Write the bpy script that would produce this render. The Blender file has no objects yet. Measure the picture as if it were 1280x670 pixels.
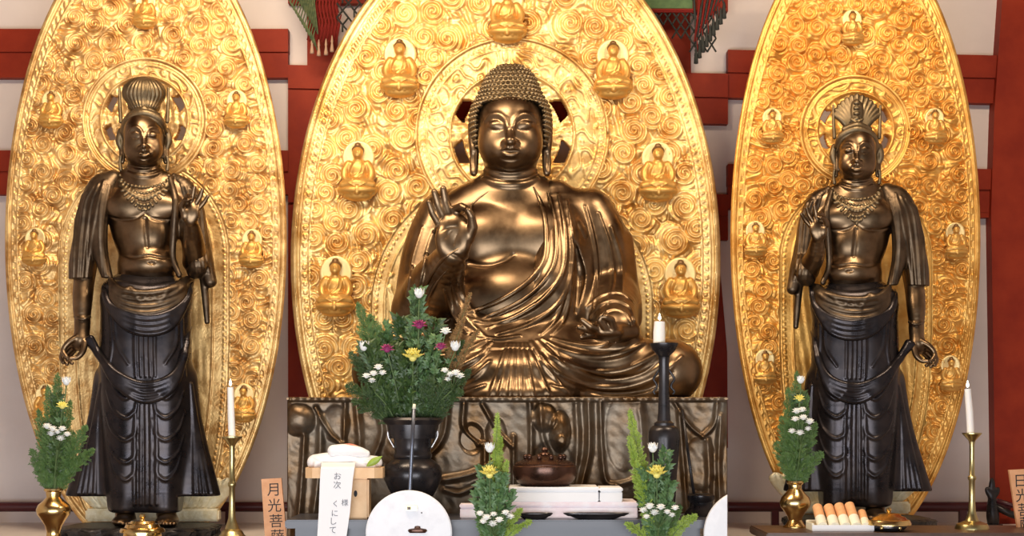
import bpy, math, random
import numpy as np
from mathutils import Vector
C = bpy.context.scene.collection
rnd = random.Random(7)
PI = math.pi
# ------------------------------------------------------------------ place: metres, camera at Y=-D looking along +Y
D, F, HX, HY, ZC = 12.0, 2000.0, 640.0, 520.0, 1.9
def S(Y): return (D + Y) / F
def P(px, py, Y):
    s = S(Y)
    return ((px - HX) * s, Y, ZC + (HY - py) * s)
ORG = {}
# ------------------------------------------------------------------ materials
def mat(name, col, rough=0.5, metal=0.0, col2=None, scale=8.0, bump=0.0, bscale=40.0, rvar=0.0, emit=None, spec=0.5, contrast=(0.35, 0.65), sub=0.0, coat=0.0):
    m = bpy.data.materials.new(name); m.use_nodes = True
    nt = m.node_tree; b = nt.nodes['Principled BSDF']
    b.inputs['Base Color'].default_value = (*col, 1); b.inputs['Roughness'].default_value = rough
    b.inputs['Metallic'].default_value = metal; b.inputs['Specular IOR Level'].default_value = spec
    b.inputs['Coat Weight'].default_value = coat
    if sub: b.inputs['Subsurface Weight'].default_value = sub; b.inputs['Subsurface Radius'].default_value = (.02, .015, .01)
    tc = nt.nodes.new('ShaderNodeTexCoord')
    if col2 is not None or rvar:
        n = nt.nodes.new('ShaderNodeTexNoise'); n.inputs['Scale'].default_value = scale; n.inputs['Detail'].default_value = 6
        n.inputs['Roughness'].default_value = 0.6
        nt.links.new(tc.outputs['Object'], n.inputs['Vector'])
        if col2 is not None:
            r = nt.nodes.new('ShaderNodeValToRGB'); r.color_ramp.elements[0].position = contrast[0]; r.color_ramp.elements[1].position = contrast[1]
            r.color_ramp.elements[0].color = (*col, 1); r.color_ramp.elements[1].color = (*col2, 1)
            nt.links.new(n.outputs['Fac'], r.inputs['Fac']); nt.links.new(r.outputs['Color'], b.inputs['Base Color'])
        if rvar:
            mr = nt.nodes.new('ShaderNodeMapRange'); mr.inputs['From Min'].default_value = .3; mr.inputs['From Max'].default_value = .7
            mr.inputs['To Min'].default_value = rough - rvar; mr.inputs['To Max'].default_value = rough + rvar
            nt.links.new(n.outputs['Fac'], mr.inputs['Value']); nt.links.new(mr.outputs['Result'], b.inputs['Roughness'])
    if bump:
        n2 = nt.nodes.new('ShaderNodeTexNoise'); n2.inputs['Scale'].default_value = bscale; n2.inputs['Detail'].default_value = 4
        nt.links.new(tc.outputs['Object'], n2.inputs['Vector'])
        bp = nt.nodes.new('ShaderNodeBump'); bp.inputs['Strength'].default_value = bump; bp.inputs['Distance'].default_value = 0.01
        nt.links.new(n2.outputs['Fac'], bp.inputs['Height']); nt.links.new(bp.outputs['Normal'], b.inputs['Normal'])
    if emit: b.inputs['Emission Color'].default_value = (*emit[:3], 1); b.inputs['Emission Strength'].default_value = emit[3]
    return m
M = {}
M['bronze'] = mat('bronze', (.135, .088, .050), .34, 1.0, (.25, .168, .098), 5, rvar=.07)
M['bronze_hair'] = mat('hair_bronze', (.16, .12, .07), .5, 1.0, (.26, .19, .11), 9, rvar=.08)
M['bronze_shaded'] = mat('skirt_bronze_shaded', (.022, .020, .024), .30, .8, (.048, .040, .040), 6, rvar=.07)  # body bronze made near-black: the dark reflections are put into the colour
M['bronze_mid'] = mat('scarf_bronze', (.075, .052, .034), .40, .95, (.15, .105, .066), 7, rvar=.08)
M['bronze_black'] = mat('black_bronze', (.022, .021, .026), .35, .6, (.05, .042, .04), 8, rvar=.08)
M['base_rock'] = mat('dark_cast_bronze', (.02, .021, .026), .45, .6, (.06, .055, .055), 20, bump=.8, bscale=45)
M['pedestal'] = mat('pedestal_bronze', (.105, .056, .021), .40, .78, (.195, .16, .12), 3.4, rvar=.08, bump=.12, bscale=60, contrast=(.38, .64))
M['gold'] = mat('gold_leaf', (.52, .26, .06), .37, .66, (.90, .65, .28), 4.5, rvar=.08, bump=.25, bscale=60, contrast=(.36, .60))
M['gold_left'] = mat('gold_leaf_worn', (.44, .22, .06), .39, .66, (.84, .58, .25), 6, rvar=.08, bump=.3, bscale=55, contrast=(.36, .60))
M['gold_right'] = mat('gold_leaf_orange', (.56, .25, .04), .38, .64, (.84, .50, .14), 4.5, rvar=.08, bump=.25, bscale=60, contrast=(.36, .62))
M['fig_hair'] = mat('figure_hair', (.20, .11, .045), .45, .6)
M['gold_pale'] = mat('gold_leaf_pale', (.84, .60, .24), .38, .6, (.92, .72, .36), 14, bump=.2)
M['gold_fig'] = mat('gold_figure', (.52, .26, .055), .42, .6, (.78, .46, .13), 16, rvar=.06)
M['gold_petal'] = mat('gilded_petal', (.72, .60, .34), .5, .25, (.88, .80, .58), 18, bump=.3)
M['plaster'] = mat('white_plaster', (.71, .63, .59), .85, 0, (.75, .67, .63), 3)
M['red'] = mat('vermilion_wood', (.22, .018, .006), .6, 0, (.29, .030, .009), 3, bump=.1, spec=.2)
M['red_lit'] = mat('vermilion_lit', (.34, .042, .012), .5, 0, (.40, .055, .015), 3)  # brighter copy of the red with daylight put into its colour; unused
M['rail'] = mat('maroon_lacquer', (.075, .012, .016), .35, 0)
M['brass'] = mat('brass', (.66, .45, .16), .22, 1.0, (.74, .54, .24), 12, rvar=.05)
M['brass_old'] = mat('aged_brass', (.42, .36, .17), .33, 1.0, (.56, .46, .22), 14, rvar=.06)
M['wax'] = mat('candle_wax', (.86, .83, .78), .5, 0, sub=.3)
M['flame'] = mat('candle_flame', (1, .8, .5), .5, 0, emit=(1, .86, .6, 6))
M['wick'] = mat('wick', (.03, .03, .03), .8)
M['black'] = mat('black_bronze_ware', (.02, .019, .022), .3, .5, (.04, .034, .034), 9, rvar=.06)
M['brown_pot'] = mat('brown_bronze_ware', (.055, .026, .017), .28, .65, (.10, .045, .028), 9, rvar=.06)
M['iron'] = mat('grey_rod', (.11, .12, .15), .35, .7)
M['silver'] = mat('worn_silver', (.45, .43, .42), .35, .9)
M['paper'] = mat('white_paper', (.84, .83, .83), .8)
M['paper_pink'] = mat('pink_paper', (.80, .66, .69), .8, 0, (.86, .81, .83), 9)
M['paper_red'] = mat('red_printed_paper', (.70, .20, .15), .7, 0, (.80, .35, .22), 18)
M['ink'] = mat('ink', (.012, .012, .014), .7)
M['wood_pale'] = mat('cypress_wood', (.72, .44, .22), .55, 0, (.80, .54, .30), 10)
M['wood_tag'] = mat('cedar_plaque', (.62, .29, .13), .6, 0, (.70, .36, .18), 16)
M['wood_dark'] = mat('dark_table_wood', (.06, .03, .02), .4, 0, (.10, .05, .03), 10)
M['lacquer'] = mat('grey_black_lacquer', (.055, .058, .075), .35, 0)
M['disc'] = mat('white_disc_paint', (.82, .83, .86), .6, 0, (.70, .71, .75), 7, contrast=(.5, .75))
M['orange_stick'] = mat('orange_incense', (.74, .36, .15), .7, 0, (.80, .44, .20), 20)
M['cream'] = mat('cream_wrapper', (.86, .80, .62), .7)
M['leaf'] = mat('leaf_green', (.06, .13, .030), .5, 0, (.12, .21, .05), 25)
M['leaf_dark'] = mat('dark_leaf_green', (.026, .060, .016), .5, 0, (.06, .105, .024), 25)
M['leaf_lime'] = mat('lime_leaf_green', (.22, .34, .035), .5, 0, (.33, .44, .07), 25)
M['leaf_blue'] = mat('grey_green_leaf', (.06, .13, .045), .5, 0, (.11, .20, .07), 25)
M['leaf_brown'] = mat('brown_sprig', (.20, .10, .03), .6, 0, (.27, .16, .05), 25)
M['stem'] = mat('plant_stem', (.10, .16, .05), .55)
M['petal_white'] = mat('white_petal', (.86, .87, .84), .6)
M['petal_yellow'] = mat('yellow_petal', (.90, .80, .22), .6)
M['petal_purple'] = mat('purple_petal', (.26, .025, .12), .6, 0, (.36, .05, .18), 30)
M['cord_green'] = mat('green_cord', (.045, .07, .025), .8, 0, (.11, .13, .05), 30)
M['cord_black'] = mat('dark_cord', (.020, .022, .018), .8)
M['cord_red'] = mat('red_cord', (.17, .013, .009), .85, spec=.2)
M['tassel'] = mat('tassel_beige', (.42, .26, .17), .8)
M['cloth_green'] = mat('green_brocade', (.05, .10, .035), .8, 0, (.08, .14, .05), 18)
M['floor'] = mat('floor_boards', (.16, .10, .06), .5, 0, (.22, .14, .08), 4)
M['ceiling'] = mat('ceiling_boards', (.16, .06, .03), .7, 0, (.2, .08, .04), 4)
M['dais'] = mat('dais_stone', (.70, .65, .62), .7, 0, (.75, .70, .67), 6)
# ------------------------------------------------------------------ objects
def tag(o, label=None, cat=None, group=None, kind=None):
    if label: o['label'] = label
    if cat: o['category'] = cat
    if group: o['group'] = group
    if kind: o['kind'] = kind
    return o
def empty(name, loc, label=None, cat=None, group=None):
    o = bpy.data.objects.new(name, None); C.objects.link(o); o.location = loc; o.empty_display_size = .1
    ORG[o] = np.array(loc, dtype=np.float64)
    return tag(o, label, cat, group)
def mesh(name, V, Fc, m, parent=None, smooth=True):
    V = np.asarray(V, dtype=np.float64).reshape(-1, 3)
    if parent is not None: V = V - ORG[parent]
    me = bpy.data.meshes.new(name)
    if isinstance(Fc, np.ndarray):
        n, k = Fc.shape
        me.vertices.add(len(V)); me.vertices.foreach_set('co', V.astype(np.float32).ravel())
        me.loops.add(n * k); me.loops.foreach_set('vertex_index', Fc.astype(np.int32).ravel())
        me.polygons.add(n); me.polygons.foreach_set('loop_start', np.arange(0, n * k, k, dtype=np.int32))
        me.update(calc_edges=True); me.validate()
    else:
        me.from_pydata([tuple(v) for v in V], [], Fc)
    if smooth: me.polygons.foreach_set('use_smooth', np.ones(len(me.polygons), dtype=bool))
    if isinstance(m, (list, tuple)):
        for q in m: me.materials.append(q)
    else: me.materials.append(m)
    me.update()
    o = bpy.data.objects.new(name, me); C.objects.link(o)
    if parent is not None: o.parent = parent; ORG[o] = ORG[parent]
    else: ORG[o] = np.zeros(3)
    return o
def recentre(o):
    """origin of a single-mesh thing at the middle of its base"""
    me = o.data; n = len(me.vertices); a = np.empty(n * 3, np.float32); me.vertices.foreach_get('co', a); a = a.reshape(-1, 3)
    c = np.array([(a[:, 0].min() + a[:, 0].max()) / 2, (a[:, 1].min() + a[:, 1].max()) / 2, a[:, 2].min()])
    me.vertices.foreach_set('co', (a - c).astype(np.float32).ravel()); o.location = c; me.update(); return o
def dup(o, parent=None):
    c = o.copy(); C.objects.link(c)
    if parent is not None: c.parent = parent
    for ch in list(o.children): dup(ch, c)
    return c
def catmull(pts, n=6):
    p = [np.array(q, float) for q in pts]
    if len(p) < 3: return [p[0] + (p[-1] - p[0]) * t for t in np.linspace(0, 1, n + 1)]
    p = [2 * p[0] - p[1]] + p + [2 * p[-1] - p[-2]]; out = []
    for i in range(1, len(p) - 2):
        for j in range(n):
            t = j / n; a, b, c, d = p[i - 1:i + 3]
            out.append(.5 * (2 * b + (c - a) * t + (2 * a - 5 * b + 4 * c - d) * t * t + (3 * b - a - 3 * c + d) * t ** 3))
    out.append(p[-2]); return out
class MB:
    """collects shapes, builds ONE mesh"""
    def __init__(s): s.V = []; s.F = []
    def add(s, V, Fs):
        b = len(s.V); s.V += [tuple(v) for v in V]; s.F += [tuple(b + i for i in f) for f in Fs]; return s
    def hexa(s, c8): return s.add(c8, [(0, 3, 2, 1), (4, 5, 6, 7), (0, 1, 5, 4), (1, 2, 6, 5), (2, 3, 7, 6), (3, 0, 4, 7)])
    def box(s, x0, x1, y0, y1, z0, z1, bev=0.0):
        if bev <= 0:
            return s.hexa([(x0, y0, z0), (x1, y0, z0), (x1, y1, z0), (x0, y1, z0), (x0, y0, z1), (x1, y0, z1), (x1, y1, z1), (x0, y1, z1)])
        import bmesh
        bm = bmesh.new(); bmesh.ops.create_cube(bm, size=1)
        for v in bm.verts: v.co = Vector(((x0 + x1) / 2 + v.co.x * (x1 - x0), (y0 + y1) / 2 + v.co.y * (y1 - y0), (z0 + z1) / 2 + v.co.z * (z1 - z0)))
        bmesh.ops.bevel(bm, geom=bm.edges[:], offset=bev, segments=2, affect='EDGES')
        bm.verts.index_update(); s.add([v.co[:] for v in bm.verts], [tuple(v.index for v in f.verts) for f in bm.faces]); bm.free(); return s
    def pbox(s, x0, x1, y0, y1, Y, depth, bev=0.0):
        """box whose front face spans picture x0..x1, y0..y1 at distance Y, with real depth behind it"""
        a = P(x0, y1, Y); b = P(x1, y0, Y); return s.box(a[0], b[0], Y, Y + depth, a[2], b[2], bev)
    def prism(s, quad, Y, depth):
        """outline (picture points, given at distance Y) extruded straight back by depth"""
        n = len(quad); f = [P(a, b, Y) for a, b in quad]; k = [(p[0], p[1] + depth, p[2]) for p in f]
        return s.add(f + k, [tuple(range(n)), tuple(range(2 * n - 1, n - 1, -1))] + [(i, i + n, (i + 1) % n + n, (i + 1) % n) for i in range(n)])
    def lathe(s, c, prof, seg=32, cap=True):
        """prof: (radius, z) list, about the vertical through c"""
        V = []; Fs = []; n = len(prof)
        for r, z in prof:
            for i in range(seg):
                t = 2 * PI * i / seg; V.append((c[0] + r * math.cos(t), c[1] + r * math.sin(t), z))
        for j in range(n - 1):
            for i in range(seg):
                a = j * seg + i; b = j * seg + (i + 1) % seg
                Fs.append((a, b, b + seg, a + seg))
        if cap: Fs += [tuple(range(seg - 1, -1, -1)), tuple((n - 1) * seg + i for i in range(seg))]
        return s.add(V, Fs)
    def plathe(s, cx, Y, prof, seg=36, cap=True, sm=3):
        """prof: (picture y, half width in picture px), top to bottom"""
        k = S(Y); c = P(cx, 0, Y)
        pr = [(max(.0005, h * k), ZC + (HY - y) * k) for y, h in prof][::-1]
        return s.lathe(c, pr, seg, cap)
    def tube(s, pts, r, seg=8, caps=True):
        pts = [np.array(p, float) for p in pts]; n = len(pts)
        rs = r if hasattr(r, '__len__') else [r] * n
        V = []; Fs = []; up = np.array((0, 0, 1.0)); prev = None
        for i, p in enumerate(pts):
            t = pts[min(i + 1, n - 1)] - pts[max(i - 1, 0)]; t = t / (np.linalg.norm(t) + 1e-12)
            if prev is None: u = np.cross(t, up if abs(t[2]) < .9 else np.array((1.0, 0, 0)))
            else: u = prev - t * np.dot(prev, t)
            u = u / (np.linalg.norm(u) + 1e-12); prev = u; w = np.cross(t, u)
            for j in range(seg):
                a = 2 * PI * j / seg; V.append(p + (u * math.cos(a) + w * math.sin(a)) * rs[i])
        for i in range(n - 1):
            for j in range(seg):
                a = i * seg + j; b = i * seg + (j + 1) % seg; Fs.append((a, b, b + seg, a + seg))
        if caps: Fs += [tuple(range(seg - 1, -1, -1)), tuple((n - 1) * seg + i for i in range(seg))]
        return s.add(V, Fs)
    def ball(s, c, r, seg=12, rings=8):
        rx, ry, rz = r if hasattr(r, '__len__') else (r, r, r); V = [(c[0], c[1], c[2] - rz)]; Fs = []
        for j in range(1, rings):
            p = -PI / 2 + PI * j / rings
            for i in range(seg):
                a = 2 * PI * i / seg; V.append((c[0] + rx * math.cos(p) * math.cos(a), c[1] + ry * math.cos(p) * math.sin(a), c[2] + rz * math.sin(p)))
        V.append((c[0], c[1], c[2] + rz)); last = len(V) - 1
        for i in range(seg):
            Fs.append((0, 1 + (i + 1) % seg, 1 + i)); b = 1 + (rings - 2) * seg; Fs.append((last, b + i, b + (i + 1) % seg))
        for j in range(rings - 2):
            for i in range(seg):
                a = 1 + j * seg + i; b = 1 + j * seg + (i + 1) % seg; Fs.append((a, b, b + seg, a + seg))
        return s.add(V, Fs)
    def build(s, name, m, parent=None, smooth=False):
        return mesh(name, s.V, s.F, m, parent, smooth)
def autosmooth(o, ang=35):
    me = o.data; me.polygons.foreach_set('use_smooth', np.ones(len(me.polygons), dtype=bool))
    me.set_sharp_from_angle(angle=math.radians(ang)); return o
# ------------------------------------------------------------------ sculpting: blended solids -> one continuous skin
def smin(a, b, k):
    if k <= 0: return np.minimum(a, b)
    h = np.maximum(k - np.abs(a - b), 0) / k
    return np.minimum(a, b) - h * h * (k * .25)
class Sculpt:
    def __init__(s, Y0=0.0, mp=None, rs=1.0):
        s.pr = []; s.Y0 = Y0; s.mp = mp or (lambda x, y: (x, y)); s.rs = rs; s.disp = None; s.cut = []
        s.sx = 1 if s.mp(1, 0)[0] > s.mp(0, 0)[0] else -1
    def w(s, p):
        x, y = s.mp(p[0], p[1]); Y = s.Y0 + p[2] * .006 * s.rs
        return np.array(P(x, y, Y)), S(Y) * s.rs
    def _push(s, f, lo, hi, k, op):
        s.pr.append((f, np.asarray(lo, np.float32), np.asarray(hi, np.float32), k, op)); return s
    def ell(s, x, y, d, r, k=8, rot=0, tilt=0, op='+'):
        c, sc = s.w((x, y, d)); r = np.array(r, float) * sc
        a = math.radians(-rot) * s.sx; t = math.radians(tilt)      # rot: image-plane clockwise degrees; tilt: top leans towards camera
        ca, sa, ct, st = math.cos(a), math.sin(a), math.cos(t), math.sin(t)
        Ry = np.array([[ca, 0, -sa], [0, 1, 0], [sa, 0, ca]]); Rx = np.array([[1, 0, 0], [0, ct, -st], [0, st, ct]])
        R = (Ry @ Rx).astype(np.float32); c32 = c.astype(np.float32); r32 = r.astype(np.float32)
        ext = np.sqrt(((R * r32) ** 2).sum(1))
        def f(p):
            q = (p - c32) @ R
            k0 = np.sqrt(((q / r32) ** 2).sum(-1)); k1 = np.sqrt(((q / (r32 * r32)) ** 2).sum(-1))
            return k0 * (k0 - 1) / np.maximum(k1, 1e-6)
        return s._push(f, c - ext, c + ext, k * sc, op)
    def box(s, x, y, d, h, rr=0, k=4, op='+'):
        c, sc = s.w((x, y, d)); h = np.array(h, np.float32) * sc; c32 = c.astype(np.float32); rr = rr * sc
        def f(p):
            q = np.abs(p - c32) - (h - rr)
            return np.sqrt((np.maximum(q, 0) ** 2).sum(-1)) + np.minimum(q.max(-1), 0) - rr
        return s._push(f, c - h, c + h, k * sc, op)
    def tubew(s, pts, rad, k, op='+'):
        pts = np.array(pts, np.float32); rad = np.array(rad, np.float32)
        def f(p, sel=None):
            out = np.full(p.shape[:-1], 1e3, np.float32)
            for i in range(len(pts) - 1):
                a, b = pts[i], pts[i + 1]; ba = b - a; L = float(ba @ ba) + 1e-12
                m = max(rad[i], rad[i + 1]) + k + (0.03 if p.shape[1] > 1 else .16)
                lo = np.minimum(a, b) - m; hi = np.maximum(a, b) + m
                bl = p[:, 0]; bh = p[:, -1]                       # only the blocks that this segment can touch
                ix = np.nonzero(((bl <= hi) & (bh >= lo)).all(1))[0]
                if len(ix) == 0: continue
                q = p[ix]
                pa = q - a; h = np.clip((pa @ ba) / L, 0, 1)
                dd = np.sqrt(((pa - h[..., None] * ba) ** 2).sum(-1)) - (rad[i] + (rad[i + 1] - rad[i]) * h)
                out[ix] = np.minimum(out[ix], dd)
            return out
        R = rad.max()
        return s._push(f, pts.min(0) - R, pts.max(0) + R, k, op)
    def tube(s, pts, r, k=5, op='+', n=5, smooth=True):
        m = len(pts); rs_ = list(r) if hasattr(r, '__len__') else [r] * m
        q = [np.array(list(p) + [rr]) for p, rr in zip(pts, rs_)]
        if smooth and m > 2: q = catmull(q, n)
        W = []; R = []
        for a in q:
            c, sc = s.w(a[:3]); W.append(c); R.append(max(a[3], .1) * sc)
        return s.tubew(W, R, k * s.w(pts[0])[1], op)
    def ev(s, pts, margin=None):
        """pts (B,n,3); margin None: every solid everywhere"""
        d = np.full(pts.shape[:2], 1e3, np.float32)
        bl = pts[:, 0]; bh = pts[:, -1]
        for f, lo, hi, k, op in s.pr:
            if margin is not None:
                m = k + margin
                ix = np.nonzero(((bl <= hi + m) & (bh >= lo - m)).all(1))[0]
                if len(ix) == 0: continue
                dp = f(pts[ix]); cur = d[ix]
            else: ix = slice(None); dp = f(pts); cur = d
            d[ix] = smin(cur, dp, k) if op == '+' else -smin(-cur, dp, k)
        if s.disp is not None: d = d + s.disp(pts)
        for zc in s.cut: d = np.maximum(d, zc - pts[..., 2])
        return d
    def trace(s, xy, start=-1.4, steps=60):
        """first hit along the line of sight for picture points; returns world points and hit flags"""
        xy = np.array([s.mp(a, b) for a, b in xy], float)
        Y = np.full(len(xy), s.Y0 + start); hit = np.zeros(len(xy), bool)
        for _ in range(steps):
            sc = (D + Y) / F
            p = np.stack([(xy[:, 0] - HX) * sc, Y, ZC + (HY - xy[:, 1]) * sc], 1).astype(np.float32)
            live = np.nonzero(~hit & (Y < s.Y0 + 1))[0]
            if len(live) == 0: break
            d = np.minimum(s.ev(p[live][:, None, :], margin=.16)[:, 0], .15)
            hit[live] = d < .002
            Y[live] = np.where(hit[live], Y[live], np.minimum(Y[live] + np.maximum(d, .0005) * .85, s.Y0 + 1.2))
        sc = (D + Y) / F
        return np.stack([(xy[:, 0] - HX) * sc, Y, ZC + (HY - xy[:, 1]) * sc], 1), hit, sc
    def folds(s, lst, n=6):
        """lst of (picture polyline, radius px or list, blend px, op, sink): ridges laid on the surface as it stands"""
        allp = []; meta = []
        for it in lst:
            pl, r, k = it[0], it[1], it[2]; op = it[3] if len(it) > 3 else '+'; sink = it[4] if len(it) > 4 else .35
            m = len(pl); rr = list(r) if hasattr(r, '__len__') else ([r * .35] + [r] * (m - 2) + [r * .35] if m > 2 else [r, r])
            q = catmull([np.array([a[0], a[1], b]) for a, b in zip(pl, rr)], n)
            meta.append((len(allp), len(q), [x[2] for x in q], k, op, sink)); allp += [(x[0], x[1]) for x in q]
        W, hit, sc = s.trace(allp)
        for st, ln, rr, k, op, sink in meta:
            w = W[st:st + ln]; h = hit[st:st + ln]; ss = sc[st:st + ln] * s.rs
            if h.sum() < 2: continue
            w = w[h].copy(); rad = np.array(rr)[h] * ss[h]
            w[:, 1] += rad * sink
            s.tubew(w, rad, k * float(ss[h].mean()), op)
    def build(s, name, m, parent, res=.008, B=8):
        lo = np.min([p[1] for p in s.pr if p[4] == '+'], 0) - .03; hi = np.max([p[2] for p in s.pr if p[4] == '+'], 0) + .03
        nb = np.ceil((hi - lo) / (res * B)).astype(int); N = nb * B
        g = np.stack(np.meshgrid(*[np.arange(v) for v in nb], indexing='ij'), -1).reshape(-1, 3)
        cen = (lo + (g + .5) * B * res).astype(np.float32)
        dc = np.concatenate([s.ev(cen[i:i + 20000, None, :], margin=.2)[:, 0] for i in range(0, len(cen), 20000)])
        act = np.abs(dc) < .87 * B * res * 1.5 + .012
        dense = np.where(dc < 0, -1, 1).astype(np.float32).reshape(nb)
        dense = np.repeat(np.repeat(np.repeat(dense, B, 0), B, 1), B, 2)
        ga = g[act]
        off = np.stack(np.meshgrid(*[np.arange(B)] * 3, indexing='ij'), -1).reshape(-1, 3)
        dv = dense.reshape(nb[0], B, nb[1], B, nb[2], B)
        for i in range(0, len(ga), 1500):
            gg = ga[i:i + 1500]
            pts = (lo + (gg[:, None, :] * B + off[None]) * res).astype(np.float32)
            v = s.ev(pts, margin=res * 3)
            dv[gg[:, 0], :, gg[:, 1], :, gg[:, 2], :] = v.reshape(-1, B, B, B)
        V, Q = surfnet(dense, lo, res)
        return mesh(name, V, Q, m, parent)
def surfnet(A, lo, res):
    neg = A < 0; sl = [slice(0, -1), slice(1, None)]
    cnt = np.zeros(tuple(np.array(A.shape) - 1), np.uint8)
    cor = [(i, j, k) for i in (0, 1) for j in (0, 1) for k in (0, 1)]
    for i, j, k in cor: cnt += neg[sl[i], sl[j], sl[k]]
    mask = (cnt > 0) & (cnt < 8); ix = np.argwhere(mask)
    vals = np.stack([A[ix[:, 0] + i, ix[:, 1] + j, ix[:, 2] + k] for i, j, k in cor], 1)
    vals = np.clip(vals, -res * 2, res * 2)
    acc = np.zeros((len(ix), 3)); n = np.zeros(len(ix)); cc = np.array(cor, float)
    for a in range(8):
        for b in range(a + 1, 8):
            if np.abs(cc[a] - cc[b]).sum() != 1: continue
            va, vb = vals[:, a], vals[:, b]; cr = (va < 0) != (vb < 0)
            t = np.where(cr, va / np.where(cr, va - vb, 1), 0)
            acc += np.where(cr[:, None], cc[a] + t[:, None] * (cc[b] - cc[a]), 0); n += cr
    V = lo + (ix + acc / np.maximum(n, 1)[:, None]) * res
    vid = np.full(mask.shape, -1, np.int32); vid[mask] = np.arange(len(ix), dtype=np.int32)
    Q = []
    for ax in range(3):
        o1, o2 = (ax + 1) % 3, (ax + 2) % 3
        a = [slice(None)] * 3; b = [slice(None)] * 3; a[ax] = slice(0, -1); b[ax] = slice(1, None)
        for q in (a, b): q[o1] = slice(1, -1); q[o2] = slice(1, -1)
        na, nb_ = neg[tuple(a)], neg[tuple(b)]
        e = np.argwhere(na != nb_)
        if len(e) == 0: continue
        e[:, o1] += 1; e[:, o2] += 1
        sgn = neg[tuple(e.T)]
        def cell(d1, d2):
            c = e.copy(); c[:, o1] += d1; c[:, o2] += d2; return vid[tuple(c.T)]
        q = np.stack([cell(-1, -1), cell(0, -1), cell(0, 0), cell(-1, 0)], 1)
        q[~sgn] = q[~sgn][:, ::-1]; Q.append(q)
    Q = np.concatenate(Q); Q = Q[(Q >= 0).all(1)]
    return V, Q
# ------------------------------------------------------------------ the setting
def struct(o): o['kind'] = 'structure'; return o
WY = 1.8
struct(MB().box(-7, 7, -14, WY + .3, -.2, 0).build('floor', M['floor']))
struct(MB().box(-7, 7, -14, WY + .3, 6.4, 6.6).build('ceiling', M['ceiling']))
struct(MB().box(-7.2, 7.2, WY, WY + .3, 0, 6.4).build('wall_back', M['plaster']))
struct(MB().box(-7.2, -7, -14, WY, 0, 6.4).build('wall_left', M['plaster']))
struct(MB().box(7, 7.2, -14, WY, 0, 6.4).build('wall_right', M['plaster']))
ntrim = [0]
def trim(quads, m='red'):
    b = MB()
    for q, dep in quads: b.prism(q, WY - dep, dep)
    ntrim[0] += 1
    return struct(b.build('trim_%d' % ntrim[0], M[m]))
def beam(xa, xb, ya0, ya1, yb0, yb1, dep=.12):
    """two-step horizontal beam from xa to xb"""
    ma, mb_ = ya0 * .53 + ya1 * .47, yb0 * .53 + yb1 * .47
    trim([([(xa, ya0), (xb, yb0), (xb, mb_), (xa, ma)], dep), ([(xa, ma), (xb, mb_), (xb, yb1), (xa, ya1)], dep - .025)])
def post(q, dep=.10): trim([(q, dep)])
beam(-80, 360, 36, 97, 36, 97); beam(-80, 360, 188, 243, 188, 243)
beam(360, 910, 81, 143, 92, 155); beam(430, 910, 232, 290, 243, 300)
beam(360, 470, -60, 4, -60, 4); beam(795, 910, -60, 14, -60, 14)
post([(384, -60), (421, -60), (421, 82), (384, 82)]); post([(822, -60), (861, -60), (864, 93), (824, 92)])
post([(360, 143), (430, 144), (430, 560), (360, 560)]); post([(872, 299), (897, 299), (909, 440), (910, 560), (872, 560)])
post([(360, 240), (384, 240), (384, 253), (360, 253)], .13)
beam(910, 1330, 62, 122, 71, 131); beam(910, 1330, 205, 261, 213, 267)
post([(1257, -60), (1400, -60), (1400, 800), (1247, 800), (1239, 265), (1243, 140)], .16)
post([(1220, 250), (1239, 250), (1239, 272), (1220, 272)], .09)
for xa, xb in ((-80, 360), (910, 1262)):
    a = P(xa, 633.5, 1.5); b = P(xb, 633.5, 1.5)
    tb = MB().tube([a, b], .042, 12)
    for i in range(3):
        x = a[0] + (b[0] - a[0]) * (i + .5) / 3; tb.box(x - .03, x + .03, 1.47, 1.53, .95, a[2])
    ntrim[0] += 1; struct(autosmooth(tb.build('trim_%d' % ntrim[0], M['rail'])))
DZ = .98
struct(MB().box(-4.6, 4.6, -1.02, WY, 0, DZ).build('floor_dais', M['dais']))
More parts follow.
